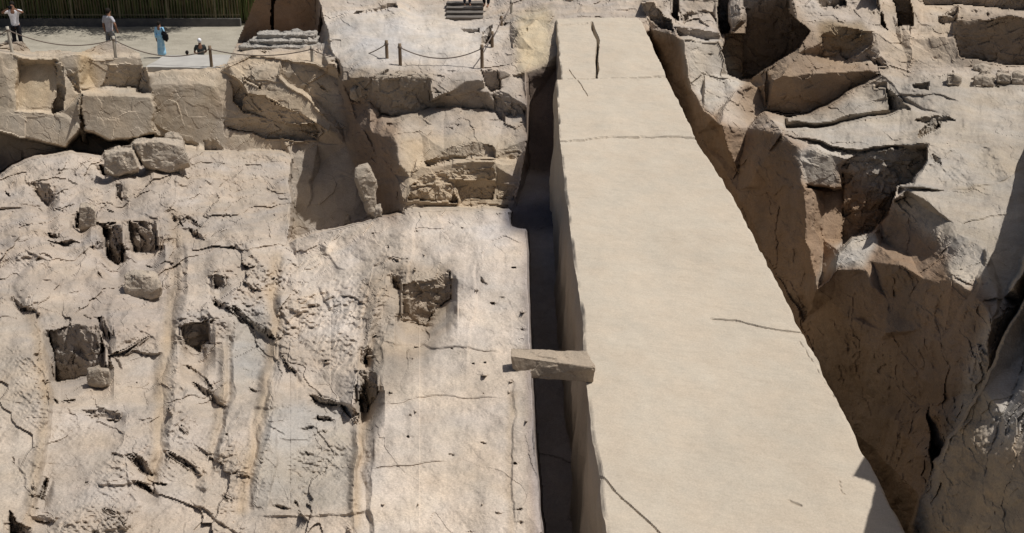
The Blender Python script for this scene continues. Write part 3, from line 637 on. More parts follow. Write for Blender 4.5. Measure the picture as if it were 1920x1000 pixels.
#@@OBELISK
# ------------------------------------------------------------------ obelisk
def zo(Y): return .88 + .118 * (Y - 12.7)
def Yrow(y):
    ta = math.tan(PITCH + math.atan((y - 500) / F)); return 10.62 / (.118 + ta)
rows = np.concatenate([np.arange(32, 1010, 1.6), np.arange(1010, 1300, 6)])
LE = ([32, 145, 147, 265, 420, 500, 600, 660, 720, 820, 890, 950, 1000, 1300], [1043, 1053, 1043, 1050, 1068, 1078, 1093, 1094, 1100, 1112, 1125, 1128, 1136, 1172])
RE = ([32, 40, 60, 140, 260, 360, 610, 820, 1000, 1300], [1196, 1204, 1214, 1250, 1305, 1370, 1500, 1605, 1700, 1880])
NA = 200
def px_x(px, y):
    Y = Yrow(y); dy = (500 - y) / F; return (px - 960) / F * Y / (CP + dy * SP)
g = []
for y in rows:
    xl, xr = px_x(np.interp(y, *LE), y), px_x(np.interp(y, *RE), y); yy = Yrow(y); xl += .022 * mn.noise(Vector((yy * .9, 0, 1))) + .012 * mn.noise(Vector((yy * 4, 0, 2))); xr += .028 * mn.noise(Vector((yy * .8, 5, 1))) + .012 * mn.noise(Vector((yy * 4, 5, 2)))
    g.append([(xl + (xr - xl) * k / NA, Yrow(y), 0) for k in range(NA + 1)])
g = np.array(g, dtype=np.float64); gf = g.reshape(-1, 3)
pix_x = np.repeat(0, 1)
oz = zo(gf[:, 1]); n_ = fbm(np.stack([gf[:, 0], gf[:, 1] * .6, gf[:, 0] * 0], 1), .7, 3, 3) * .03 + fbm(gf * np.array([1, 2.2, 1]), 2.2, 3, 4, .6) * .007
nd = fbm(gf * np.array([1, 1.6, 1]), 1.1, 2, 8); n_ -= .03 * np.clip(nd - .45, 0, 1)
n_ += .008 * creased(gf[:, 0] / .8 + .3 * fbm(gf, .8, 2, 33), gf[:, 1] / .35 + .3 * fbm(gf, .9, 2, 34), 35) * np.clip((18.5 - gf[:, 1]) / 4, .25, 1) + .004 * fbm(gf * np.array([1, 2.5, 1]), 6, 2, 36)
ox = np.array([[np.interp(y, *LE) + (np.interp(y, *RE) - np.interp(y, *LE)) * k / NA for k in range(NA + 1)] for y in rows]).ravel()
oy = np.repeat(rows, NA + 1)
jx = fbm(np.stack([ox / 14, oy / 14, ox * 0], 1), 1, 3, 12) * 1.6
def groove(line, w, d):
    global n_
    best = np.full(ox.shape, 1e9); X, Y = ox + jx, oy + jx * .6
    for (x1, y1), (x2, y2) in zip(line[:-1], line[1:]):
        L = math.dist((x1, y1), (x2, y2)); ux, uy = (x2 - x1) / L, (y2 - y1) / L
        s = np.clip((X - x1) * ux + (Y - y1) * uy, 0, L); best = np.minimum(best, np.hypot(X - x1 - s * ux, Y - y1 - s * uy))
    n_ = n_ - d * np.clip(1.25 - best / w, 0, 1)
groove([(1109,42),(1113,55),(1120,72),(1119,100),(1120,142)], 2.4, .45)
groove([(1040,146),(1100,145),(1180,143),(1255,139)], 1.1, .10); groove([(1066,126),(1085,150),(1102,177)], .9, .04)
groove([(1048,266),(1090,262),(1140,256),(1210,256),(1310,258)], 1.2, .10)
groove([(1335,596),(1380,599),(1420,610),(1450,616),(1502,623)], 1.05, .08)
groove([(1500,640),(1530,690),(1575,760),(1606,805)], .7, .02)
groove([(1122,885),(1140,905),(1165,935),(1200,965),(1240,1005)], 1.15, .10)
groove([(1575,905),(1577,925),(1584,930)], .8, .02)
groove([(1052,44),(1080,43),(1100,41)], 1.2, .06); groove([(1480,940),(1500,948)], 2, .03)
edge = np.minimum(np.tile(np.arange(NA + 1), len(rows)), NA - np.tile(np.arange(NA + 1), len(rows)))
chip = np.clip(.05 - edge * .02, 0, 1) * np.clip(.6 + fbm(gf, 2.4, 3, 15), 0, 1.6)
top = np.stack([gf[:, 0], gf[:, 1], oz + n_ - chip], 1)
nr = len(rows); top = top.reshape(nr, NA + 1, 3)
# far section sits a hand lower than the rest
top[rows < 145.5, :, 2] -= .05
ring_layers = [top]
V = [top.reshape(-1, 3)]; base = 0; Qs = []
Ii = np.arange(nr * (NA + 1)).reshape(nr, NA + 1)
Qs.append(np.stack([Ii[:-1, :-1], Ii[1:, :-1], Ii[1:, 1:], Ii[:-1, 1:]], -1).reshape(-1, 4))
# perimeter (left side, near end, right side, far end) dropped to the trench floor
per = np.concatenate([Ii[:, 0], Ii[-1, 1:], Ii[-2::-1, -1], Ii[0, -2:0:-1]]); PV = top.reshape(-1, 3)[per]
cx = PV[:, 0].mean(); DN = 28; start = len(V[0]); prev = per
outw = np.zeros_like(PV); nl = nr; outw[:nl, 0] = -1; outw[nl + NA - 1: nl + NA - 1 + nr, 0] = 1
for k in range(1, DN + 1):
    dz = 3.6 * k / DN; L_ = PV.copy(); L_[:, 2] -= dz
    wob = fbm(L_, .8, 3, 18) * .07 + fbm(L_, 3, 3, 19) * .02 + .05 * fbm(L_ * np.array([2.4, 2.4, .3]), 1, 3, 20)
    L_ += outw * (wob * min(1, k / 3) + .03 * dz)[:, None]
    V.append(L_); cur = np.arange(start, start + len(PV)); start += len(PV)
    Qs.append(np.stack([prev, cur, np.roll(cur, -1), np.roll(prev, -1)], -1)[:, ::-1]); prev = cur
ob = np_mesh('obelisk', np.concatenate(V), np.concatenate(Qs), M['obelisk'])
props(ob, 'huge unfinished granite obelisk lying in its quarry trench with a cracked smooth top', 'obelisk')
#@@THINGS
# ------------------------------------------------------------------ plaza beyond the quarry, haze-free ground to the horizon
M['plaza'] = noise_col(new_mat('plaza_sand'), (.29, .265, .215), (.36, .33, .27), 1.6, .03, 9)
ZP = -0.3
def grid_obj(name, x0, x1, y0, y1, nx, ny, zf, mat):
    V = [(x0 + (x1 - x0) * i / nx, y0 + (y1 - y0) * j / ny, 0) for j in range(ny + 1) for i in range(nx + 1)]
    V = [(x, y, zf(x, y)) for x, y, _ in V]
    Fc = [(j * (nx + 1) + i, j * (nx + 1) + i + 1, (j + 1) * (nx + 1) + i + 1, (j + 1) * (nx + 1) + i) for j in range(ny) for i in range(nx)]
    return mesh_obj(name, V, Fc, mat, smooth=True)
import mathutils.noise as mn
# sandy court: slopes up slightly towards the fence
def zcourt(x, y):
    return ZP + .06 * mn.noise(Vector((x * .3, y * .3, 0))) + .015 * mn.noise(Vector((x * 1.7, y * 1.7, 3)))
o = grid_obj('sand_court', -42, -6, 40.2, 62.0, 90, 60, zcourt, M['plaza']); props(o, kind='structure')
o = grid_obj('ground', -400, 400, -120, 900, 20, 20, lambda x, y: -3.2, M['plaza']); props(o, kind='structure')
# flat rendered rim in front of the court (pale strip the visitors stand on)
M['cement'] = noise_col(new_mat('cement'), (.37, .355, .33), (.42, .405, .375), 2.5, .006, 30)
a, b_, c_, d_ = W(270, 104, 39.9), W(436, 100, 39.9), W(438, 90, 41.2), W(268, 106.5, 41.2)
bm = bmesh.new()
def strip_box(bm, x0, x1, y0, y1, z0, z1):
    r = bmesh.ops.create_cube(bm, size=1.0); 
    for v in r['verts']: v.co = Vector(((x0 + x1) / 2 + v.co.x * (x1 - x0), (y0 + y1) / 2 + v.co.y * (y1 - y0), (z0 + z1) / 2 + v.co.z * (z1 - z0)))
    return r['verts']
zt = W(350, 128, 38.0).z
strip_box(bm, W(272, 110, 38.2).x, W(446, 110, 38.4).x, 38.15, 40.4, -1.2, zt)
bmesh.ops.subdivide_edges(bm, edges=bm.edges[:], cuts=12, use_grid_fill=True)
for v in bm.verts:
    v.co += Vector((0, 1, 1)) * .05 * mn.noise(v.co * 1.3)
props(bm_obj('terrace', bm, M['cement']), kind='structure')
print('terrace z', zt, 'woman', W(305, 107, zt))

# ------------------------------------------------------------------ fence and reeds beyond the court
M['fence_metal'] = noise_col(new_mat('painted_steel', rough=.6), (.15, .13, .08), (.22, .19, .12), 3)
M['fence_wall'] = noise_col(new_mat('low_wall'), (.10, .095, .09), (.14, .13, .12), 2.5, .01, 14)
FY = 60.5
fx0, fx1 = W(-140, 48, FY).x, W(452, 48, FY).x
def empty(name, loc):
    o = link(bpy.data.objects.new(name, None)); o.location = loc; return o
zb = ZP
fen = empty('fence', ((fx0 + fx1) / 2, FY, zb)); props(fen, 'long fence of thin upright bars on a low dark wall in front of the reeds', 'fence')
bm = bmesh.new(); strip_box(bm, fx0, fx1, FY - .12, FY + .12, zb - .3, zb + .42)
bmesh.ops.subdivide_edges(bm, edges=bm.edges[:], cuts=5, use_grid_fill=True)
o = bm_obj('base_wall', bm, M['fence_wall']); o.parent = fen; o.matrix_parent_inverse = Matrix.Translation(-fen.location)
bm = bmesh.new(); x = fx0 + .05; rr = random.Random(3)
while x < fx1:
    strip_box(bm, x - .011, x + .011, FY - .011, FY + .011, zb + .40, zb + 2.0 + rr.uniform(-.02, .02)); x += .15
o = bm_obj('bars', bm, M['fence_metal']); o.parent = fen; o.matrix_parent_inverse = Matrix.Translation(-fen.location)
bm = bmesh.new()
for z in (zb + .62, zb + 1.85): strip_box(bm, fx0, fx1, FY - .036, FY - .013, z - .02, z + .02)
o = bm_obj('rail', bm, M['fence_metal']); o.parent = fen; o.matrix_parent_inverse = Matrix.Translation(-fen.location)
x = fx0 + .3
while x < fx1:
    bm = bmesh.new(); strip_box(bm, x - .04, x + .04, FY - .05, FY + .04, zb + .4, zb + 2.15)
    o = bm_obj('post', bm, M['fence_metal']); o.parent = fen; o.matrix_parent_inverse = Matrix.Translation(-fen.location); x += 2.6
# reeds and shrubs: blades
M['leaf'] = noise_col(new_mat('reed_leaf', rough=.6), (.08, .11, .035), (.20, .23, .08), .9)
M['leaf_dry'] = noise_col(new_mat('dry_cane', rough=.7), (.16, .12, .055), (.30, .22, .12), 1.2)
M['trunk'] = noise_col(new_mat('trunk_bark'), (.10, .065, .045), (.18, .12, .08), 5, .02, 20)
def blades(name, x0, x1, y0, y1, n, h0, h1, wid, mat, seed, zbase=ZP, lean=.2):
    r = random.Random(seed); V = []; Fc = []
    for _ in range(n):
        x, y = r.uniform(x0, x1), r.uniform(y0, y1); h = r.uniform(h0, h1); z = zbase + (r.uniform(0, 1) ** 1.5) * h1 * .55
        an = r.uniform(0, 6.28); lx, ly = math.cos(an) * h * lean * r.random(), math.sin(an) * h * lean * r.random(); w = wid * r.uniform(.5, 1.3); px, py = -math.sin(an) * w, math.cos(an) * w * .6
        k = len(V); V += [(x - px, y - py, z), (x + px, y + py, z), (x + lx * .35 + px * .8, y + ly * .35 + py, z + h * .55), (x + lx * .35 - px * .8, y + ly * .35 - py, z + h * .55), (x + lx, y + ly, z + h)]
        Fc += [(k, k + 1, k + 2, k + 3), (k + 3, k + 2, k + 4)]
    return mesh_obj(name, V, Fc, mat)
o = blades('reed_bed', fx0, fx1 + 1, FY + .5, FY + 4.5, 9000, 1.2, 3.6, .035, M['leaf'], 5); props(o, 'dense green reeds growing behind the fence', 'reeds', kind='stuff')
o = blades('cane_bed', fx0, fx1 + 1, FY + .4, FY + 2.5, 2600, 1.4, 4.2, .022, M['leaf_dry'], 6); props(o, 'dry tan canes standing among the green reeds', 'reeds', kind='stuff')
o = grid_obj('soil_bank', fx0 - 20, fx1 + 6, FY + .2, FY + 60, 20, 12, lambda x, y: ZP + max(0, y - FY - 3) * .3, noise_col(new_mat('dark_soil'), (.05, .045, .03), (.08, .07, .045), 2)); props(o, kind='structure')
def crown(name, c, r, n, mat, seed, leaf=.11):
    rr = random.Random(seed); V = []; Fc = []; cl = [(rr.gauss(0, .5), rr.gauss(0, .5), rr.gauss(0, .45)) for _ in range(26)]
    for _ in range(n):
        q = rr.choice(cl); p = Vector((c[0] + r[0] * (q[0] + rr.gauss(0, .16)), c[1] + r[1] * (q[1] + rr.gauss(0, .16)), c[2] + r[2] * (q[2] + rr.gauss(0, .16))))
        u = Vector((rr.gauss(0, 1), rr.gauss(0, 1), rr.gauss(0, 1))).normalized(); v = u.cross(Vector((rr.gauss(0, 1), rr.gauss(0, 1), rr.gauss(0, 1)))).normalized()
        u *= leaf * rr.uniform(.6, 1.5); v *= leaf * .45; k = len(V); V += [p - u, p + v, p + u, p - v]; Fc.append((k, k + 1, k + 2, k + 3))
    return mesh_obj(name, V, Fc, mat)
def limb(bm, p0, p1, r0, r1, n=8):
    d = (p1 - p0); q = d.to_track_quat('Z', 'Y').to_matrix(); A = []; B = []
    for i in range(n):
        a = 6.2832 * i / n; o_ = q @ Vector((math.cos(a), math.sin(a), 0)); A.append(bm.verts.new(p0 + o_ * r0)); B.append(bm.verts.new(p1 + o_ * r1))
    for i in range(n): bm.faces.new((A[i], A[(i + 1) % n], B[(i + 1) % n], B[i]))
    bm.faces.new(A[::-1]); bm.faces.new(B)
def tree(px, Y, h, seed, label, mat='leaf', rad=2.6):
    X = (px - 960) / F * Y / .985; rr = random.Random(seed); h *= 1.45; t = empty('tree', (X, Y, ZP)); props(t, label, 'tree', 'trees behind the fence')
    bm = bmesh.new(); p = Vector((0, 0, 0)); r_ = .16
    for k in range(5):
        q = p + Vector((rr.gauss(0, .09), rr.gauss(0, .09), h / 7)); limb(bm, p, q, r_, r_ * .86); p = q; r_ *= .86
    for k in range(6):
        a = rr.uniform(0, 6.28); limb(bm, p - Vector((0, 0, rr.uniform(0, 1.2))), p + Vector((math.cos(a) * rad * .6, math.sin(a) * rad * .6, rr.uniform(.4, 1.6))), r_ * .6, .02, 6)
    bm_obj('trunk', bm, M['trunk'], t)
    crown('crown', (0, -2.0, h * .68), (rad, rad, h * .30), 6500, M[mat], seed + 1).parent = t
for i, (px, Y, h, lb) in enumerate([(-60, 63, 5.5, 'leafy tree behind the fence beyond the left edge of the view'), (25, 62.6, 5.2, 'dark tree behind the fence over the visitor in the white top'),
        (95, 62.8, 5.6, 'brown-stemmed tree behind the fence between the first two visitors'), (175, 63, 5.4, 'dark leafy tree behind the fence just left of the man in grey'),
        (262, 64, 5.8, 'tree behind the fence between the man in grey and the visitor in blue'), (345, 63.2, 5.3, 'tree behind the fence right of the visitor in blue'), (425, 62.8, 5.6, 'rightmost tree behind the fence next to the brown rock face')]):
    tree(px, Y, h, 40 + i, lb)

# ------------------------------------------------------------------ loose rocks
def rock(name, pts, mat, bev=.03, rough=.03, label=None, cat=None, group=None, seed=1, cuts=3):
    """convex rock from a point cloud, bevelled, subdivided and worn"""
    c = sum((Vector(p) for p in pts), Vector()) / len(pts); zmin = min(p[2] for p in pts)
    org = Vector((c.x, c.y, zmin)); bm = bmesh.new()
    for p in pts: bm.verts.new(Vector(p) - org)
    bmesh.ops.convex_hull(bm, input=bm.verts[:]); 
    for v in [v for v in bm.verts if not v.link_faces]: bm.verts.remove(v)
    bmesh.ops.dissolve_limit(bm, angle_limit=R(4), verts=bm.verts[:], edges=bm.edges[:])
    bmesh.ops.bevel(bm, geom=bm.edges[:], offset=bev, segments=2, profile=.6, affect='EDGES')
    bmesh.ops.triangulate(bm, faces=bm.faces[:])
    for _ in range(cuts):
        L = sorted(e.calc_length() for e in bm.edges); th = max(.03, L[int(len(L) * .6)])
        bmesh.ops.subdivide_edges(bm, edges=[e for e in bm.edges if e.calc_length() > th * .8], cuts=1); bmesh.ops.triangulate(bm, faces=bm.faces[:])
    bm.normal_update(); A = np.array([v.co[:] for v in bm.verts]) + np.array(org[:]) + seed * 3.1
    f1, _e = facets(A, 3.2, seed + 100, 1.2); d = rough * (f1 * 1.4 + .8 * fbm(A, 3.5, 3, seed) + .35 * fbm(A, 14, 2, seed + 3))
    for v, q in zip(bm.verts, d): v.co += v.normal * float(q)
    o = bm_obj(name, bm, mat); o.location = org; return props(o, label, cat, group)
def slab_pts(front_top, front_bot, Yf, depth, dz=0.0):
    """front face outline in photo pixels at depth Yf, extruded away by depth"""
    P_ = [W(x, y, Yf) for x, y in front_top + front_bot]
    return P_ + [p + Vector((0, depth, dz)) for p in P_]
M['beam'] = granite('beam_granite', False, (.38, .315, .245), bump=.03)
# stone beam bridging the trench
bpts = [W(958,668,16.28), W(1117,690,16.26), W(958,652,16.56), W(1099,660,16.70), W(1112,718,16.34), W(1060,711,16.36), W(985,708,16.24), W(962,692,16.27)]
bpts += [W(958,652,16.54) - Vector((0, 0, .24)), W(1099,660,16.68) - Vector((0, 0, .28))]
rock('stone_beam', bpts, M['beam'], .012, .012, 'short squared stone beam bridging the dark trench beside the obelisk', 'stone beam', seed=5, cuts=5)
def yb(x, y):
    """depth of the bedrock seen at a photo pixel"""
    r, c = int((y - GY[0]) / STEP), int((x - GX[0]) / STEP); return float(P2[r, c, 1])
M['stone_d'] = granite('dark_granite', False, (.38, .325, .26), bump=.05)
def boulder(top, bot, label, depth=.7, cat='boulder', group=None, mat='stone', back=None, bev=.04, rough=.035, seed=1, fwd=.12):
    Yf = yb(*bot[len(bot) // 2]) - fwd
    P_ = [W(x, y, Yf + depth * .12) for x, y in top] + [W(x, y, Yf) for x, y in bot]
    bk = back or [(x, y - 9) for x, y in top]; P_ += [W(x, y, Yf + depth) for x, y in bk] + [W(x, y, Yf + depth * .5) - Vector((0, 0, .15)) for x, y in bot]
    return rock('boulder', P_, M[mat], bev, rough, label, cat, group, seed, 4)
G1 = 'loose boulders on the left slope'
boulder([(232,520),(262,514),(298,526)], [(232,545),(240,556),(285,562),(300,545)], 'rounded boulder perched alone in the middle of the left slope with a dark underside', .8, group=G1, back=[(238,506),(292,506)], seed=3)
boulder([(196,290),(228,284),(248,284)], [(196,318),(222,330),(262,316)], 'pointed pale boulder at the top edge of the left slope, left of its neighbour', .9, group=G1, seed=4, fwd=.3)
boulder([(250,270),(300,266),(342,274)], [(272,312),(320,322),(356,306)], 'broad pale boulder at the top edge of the left slope, right of its neighbour', 1.2, group=G1, seed=6, fwd=.3)
boulder([(310,258),(326,254),(344,262)], [(308,270),(345,276)], 'small dark boulder behind the broad pale one at the crest of the left slope', .5, group=G1, mat='stone_d', seed=7, fwd=-.2)
boulder([(165,700),(185,694),(205,696)], [(168,716),(204,722)], 'small stone lodged under the large dark block face low on the left slope', .3, group=G1, mat='stone_d', seed=8, fwd=.1, bev=.02)
boulder([(150,390),(165,386),(178,396)], [(148,428),(178,424)], 'small white upright stone on the upper left slope', .3, group=G1, mat='stone', seed=9, bev=.02, fwd=.1)
G2 = 'broken stones in the dark pit'
boulder([(668,318),(690,314),(703,340)], [(668,338),(706,408),(690,395)], 'long leaning boulder with a sunlit tip inside the dark pit', 1.3, group=G2, seed=11, fwd=.3, mat='stone_d')
boulder([(703,392),(714,390)], [(704,408),(718,406)], 'small sunlit stone at the foot of the leaning boulder in the pit', .4, group=G2, seed=12, fwd=.9, bev=.03)
boulder([(646,412),(655,409)], [(645,420),(658,418)], 'smallest sunlit stone lying at the lip of the dark pit', .35, group=G2, seed=13, fwd=.6, bev=.02)
G3 = 'loose stones on the right plateau'
for i, (t_, b__, lb) in enumerate([([(1774,144),(1790,141),(1803,147)], [(1776,157),(1800,160)], 'lone flat stone left of the small pile on the right plateau'),
        ([(1826,146),(1845,142),(1866,146)], [(1824,161),(1864,162)], 'widest bottom stone of the small pile on the right plateau'),
        ([(1838,133),(1848,130),(1857,134)], [(1836,141),(1858,143)], 'highest stone on top of the small pile on the right plateau'),
        ([(1868,140),(1882,138),(1896,142)], [(1868,154),(1895,156)], 'stone lying just right of the small pile on the right plateau'),
        ([(1826,125),(1842,121),(1858,126)], [(1828,131),(1856,133)], 'stone behind the small pile against the back wall on the right'),
        ([(1898,140),(1908,136),(1922,142)], [(1898,156),(1924,158)], 'rightmost stone on the right plateau at the foot of the back wall')]):
    boulder(t_, b__, lb, .5, 'stone', G3, seed=20 + i, bev=.04, rough=.03, fwd=.15, back=[(x, y - 4) for x, y in t_])
G4 = 'cut blocks in the rock row below the roped plateau'
def blk(out_top, out_bot, Yf, depth, label, mat='stone_d', seed=1, group=G4, lean=.25):
    P_ = [W(x, y, Yf) for x, y in out_top] + [W(x, y, Yf + lean) for x, y in out_bot]; P_ += [p + Vector((0, depth, 0)) for p in P_]
    return rock('rock_block', P_, M[mat], .05, .06, label, 'rock block', group, seed, 5)
blk([(698,150),(740,144),(806,144)], [(697,188),(716,214),(756,218),(798,205),(808,190)], 34.35, 1.0, 'large rough brown block below the two closest rope posts', seed=31)
blk([(655,172),(688,152),(694,152)], [(656,185),(668,196),(693,190)], 34.6, .8, 'small shaded block wedged left of the large rough brown block', seed=32)
# steps of thin grey slabs
M['slab'] = granite('grey_slab', False, (.36, .34, .31), bump=.02)
st = empty('stone_steps', W(520, 98, 39.9)); props(st, 'low rough stack of thin grey stone slabs forming steps below the tall brown rock', 'stone steps')
for k, (x0, x1, y0, y1, Yd) in enumerate([(446, 600, 88, 98, 39.6), (462, 592, 77, 89, 40.0), (480, 588, 65, 78, 40.4)]):
    o = rock('slab', [W(x0, y0, Yd), W(x1, y0 + 1, Yd), W(x0 + 2, y1, Yd + .12), W(x1 - 1, y1, Yd + .12), W(x0, y0, Yd) + Vector((.1, .9, 0)), W(x1, y0, Yd) + Vector((0, .9, 0)), W(x0, y1, Yd) + Vector((.1, .9, 0)), W(x1, y1, Yd) + Vector((0, .9, 0))], M['slab'], .03, .05, seed=50 + k, cuts=6)
    o.parent = st; o.location = o.location - st.location

o = empty('stairs', W(870, 40, 42.4)); props(o, 'short flight of dark stone stairs at the top edge below the pair of people', 'stairs')
M['step'] = granite('dark_step', False, (.16, .145, .13), bump=.02)
for k in range(4):
    y1 = 40 - k * 9; q = rock('tread', [W(836, y1 - 7, 42.4 + .5 * k), W(906, y1 - 7, 42.4 + .5 * k), W(836, y1 + 3, 42.5 + .5 * k), W(906, y1 + 3, 42.5 + .5 * k)] + [W(x_, y_, 42.4 + .5 * k) + Vector((0, .6, 0)) for x_, y_ in ((836, y1 - 7), (906, y1 - 7), (836, y1 + 3), (906, y1 + 3))], M['step'], .015, .01, seed=70 + k, cuts=3)
    q.parent = o; q.location = q.location - o.location
# ------------------------------------------------------------------ rope posts
M['post'] = noise_col(new_mat('weathered_wood'), (.17, .12, .08), (.25, .19, .13), 12, .004, 40, stretch=(1, 1, .2))
M['post_pale'] = noise_col(new_mat('pale_wood'), (.40, .36, .30), (.50, .46, .39), 12, .004, 40, stretch=(1, 1, .2))
M['rope'] = noise_col(new_mat('grey_rope'), (.15, .12, .10), (.22, .18, .15), 30)
tops = {}
def post(px, y0, y1, Y, label, mat='post', r=.055, tilt=0.0):
    b = W(px, y1, Y); tz = W(px, y0, Y); h = tz.z - b.z
    o = empty('rope_post', b); props(o, label, 'post', 'rope barrier posts'); o.rotation_euler = (0, tilt, 0)
    bm = bmesh.new(); prev = None
    for k in range(7):
        z = -.12 + (h + .12) * k / 6; rr = r * (1.08 - .14 * k / 6 + .03 * math.sin(k * 2.3)); ring = [bm.verts.new((math.cos(a) * rr, math.sin(a) * rr, z)) for a in [6.2832 * i / 10 for i in range(10)]]
        if prev:
            for i in range(10): bm.faces.new((prev[i], prev[(i + 1) % 10], ring[(i + 1) % 10], ring[i]))
        prev = ring
    bm.faces.new(prev); bm_obj('shaft', bm, M[mat], o, True)
    bm = bmesh.new(); bmesh.ops.create_cone(bm, cap_ends=True, segments=12, radius1=r * 1.3, radius2=r * 1.3, depth=.05)
    for v in bm.verts: v.co.z += h - .12
    bm_obj('ring', bm, M['rope'], o)
    tops[px] = b + Vector((math.sin(tilt) * (h - .12), 0, (h - .12) * math.cos(tilt))); return o
post(-70, 52, 98, 38.3, 'pale rope post just past the left edge of the view', 'post_pale')
post(23, 50, 98, 38.2, 'pale wooden rope post in front of the visitor in the white top', 'post_pale', tilt=R(-2))
post(217, 68, 106, 38.7, 'pale rope post in front of the man in grey clothes', 'post_pale')
post(397, 86, 126, 38.3, 'grey rope post standing alone on the pale terrace rim near the seated visitor', 'post')
post(586, 86, 119, 37.6, 'pale rope post beside the stack of grey slabs', 'post_pale')
post(726, 76, 116, 36.3, 'brown rope post on the pale plateau, the left one of the close pair', 'post')
post(751, 82, 129, 35.7, 'brown rope post on the pale plateau, the right one of the close pair', 'post')
post(904, 84, 131, 35.3, 'brown rope post at the front right corner of the pale plateau', 'post')
post(923, 59, 104, 37.2, 'brown rope post one step behind the one at the plateau corner', 'post')
post(940, 30, 56, 40.2, 'thin rope post further back above the leaning pale rock', 'post')
post(959, 0, 30, 42.0, 'pale tall post next to the people at the top of the view', 'post_pale')
def rope(a, b, sag, label):
    A, B = tops[a], tops[b]; n = 22; bm = bmesh.new(); prev = None; d = (B - A).normalized(); side = d.cross(Vector((0, 0, 1))).normalized(); up = side.cross(d)
    for k in range(n + 1):
        s = k / n; c = A.lerp(B, s) - Vector((0, 0, sag * 4 * s * (1 - s))) - A
        ring = [bm.verts.new(c + (side * math.cos(q) + up * math.sin(q)) * .020) for q in [1.0472 * i for i in range(6)]]
        if prev:
            for i in range(6): bm.faces.new((prev[i], prev[(i + 1) % 6], ring[(i + 1) % 6], ring[i]))
        prev = ring
    o = bm_obj('rope', bm, M['rope'], smooth=True); o.location = A; props(o, label, 'rope', 'barrier ropes')
rope(-70, 23, .25, 'sagging rope running out of the left edge of the view')
rope(23, 217, .35, 'sagging rope between the visitor in white and the man in grey')
rope(217, 397, .40, 'long sagging rope below the visitor in blue')
rope(397, 586, .22, 'rope running from the pale terrace rim to the grey slabs')
rope(586, 726, .38, 'sagging rope left of the close pair of posts on the plateau')
rope(751, 904, .34, 'long sagging rope across the pale plateau front')
rope(904, 923, .06, 'short rope between the two posts at the plateau corner')
rope(923, 940, .12, 'short rope climbing back above the leaning pale rock')
rope(940, 959, .10, 'topmost short rope beside the people at the top')
#@@PEOPLE
# ------------------------------------------------------------------ people
def cloth(name, c, c2=None): return noise_col(new_mat(name, rough=.85), c, c2 or tuple(x * 1.25 for x in c), 6, .01, 14)
M['skin'] = cloth('skin', (.24, .13, .085)); M['hair'] = cloth('dark_hair', (.015, .012, .01)); M['white'] = cloth('white_cotton', (.72, .72, .76)); M['black'] = cloth('black_cloth', (.012, .012, .016))
M['grey'] = cloth('grey_shirt', (.40, .40, .43)); M['grey2'] = cloth('grey_trousers', (.20, .20, .20)); M['blue'] = cloth('sky_blue_dress', (.24, .50, .74), (.45, .68, .84)); M['dark'] = cloth('charcoal_cloth', (.045, .05, .05)); M['blue_dark'] = cloth('navy_cloth', (.03, .035, .06))
def skin(name, J, E, mat, parent, root, sub=1):
    bm = bmesh.new(); lay = bm.verts.layers.skin.verify(); vs = {}
    for k, (co, r) in J.items():
        v = bm.verts.new(co); v[lay].radius = (r, r) if isinstance(r, float) else r; v[lay].use_root = (k == root); vs[k] = v
    for a, b in E: bm.edges.new((vs[a], vs[b]))
    o = bm_obj(name, bm, mat, parent, True); m = o.modifiers.new('skin', 'SKIN'); m.use_smooth_shade = True
    if sub: s_ = o.modifiers.new('sub', 'SUBSURF'); s_.levels = sub; s_.render_levels = sub
    return o
def lerp3(a, b, t): return tuple(a[i] + (b[i] - a[i]) * t for i in range(3))
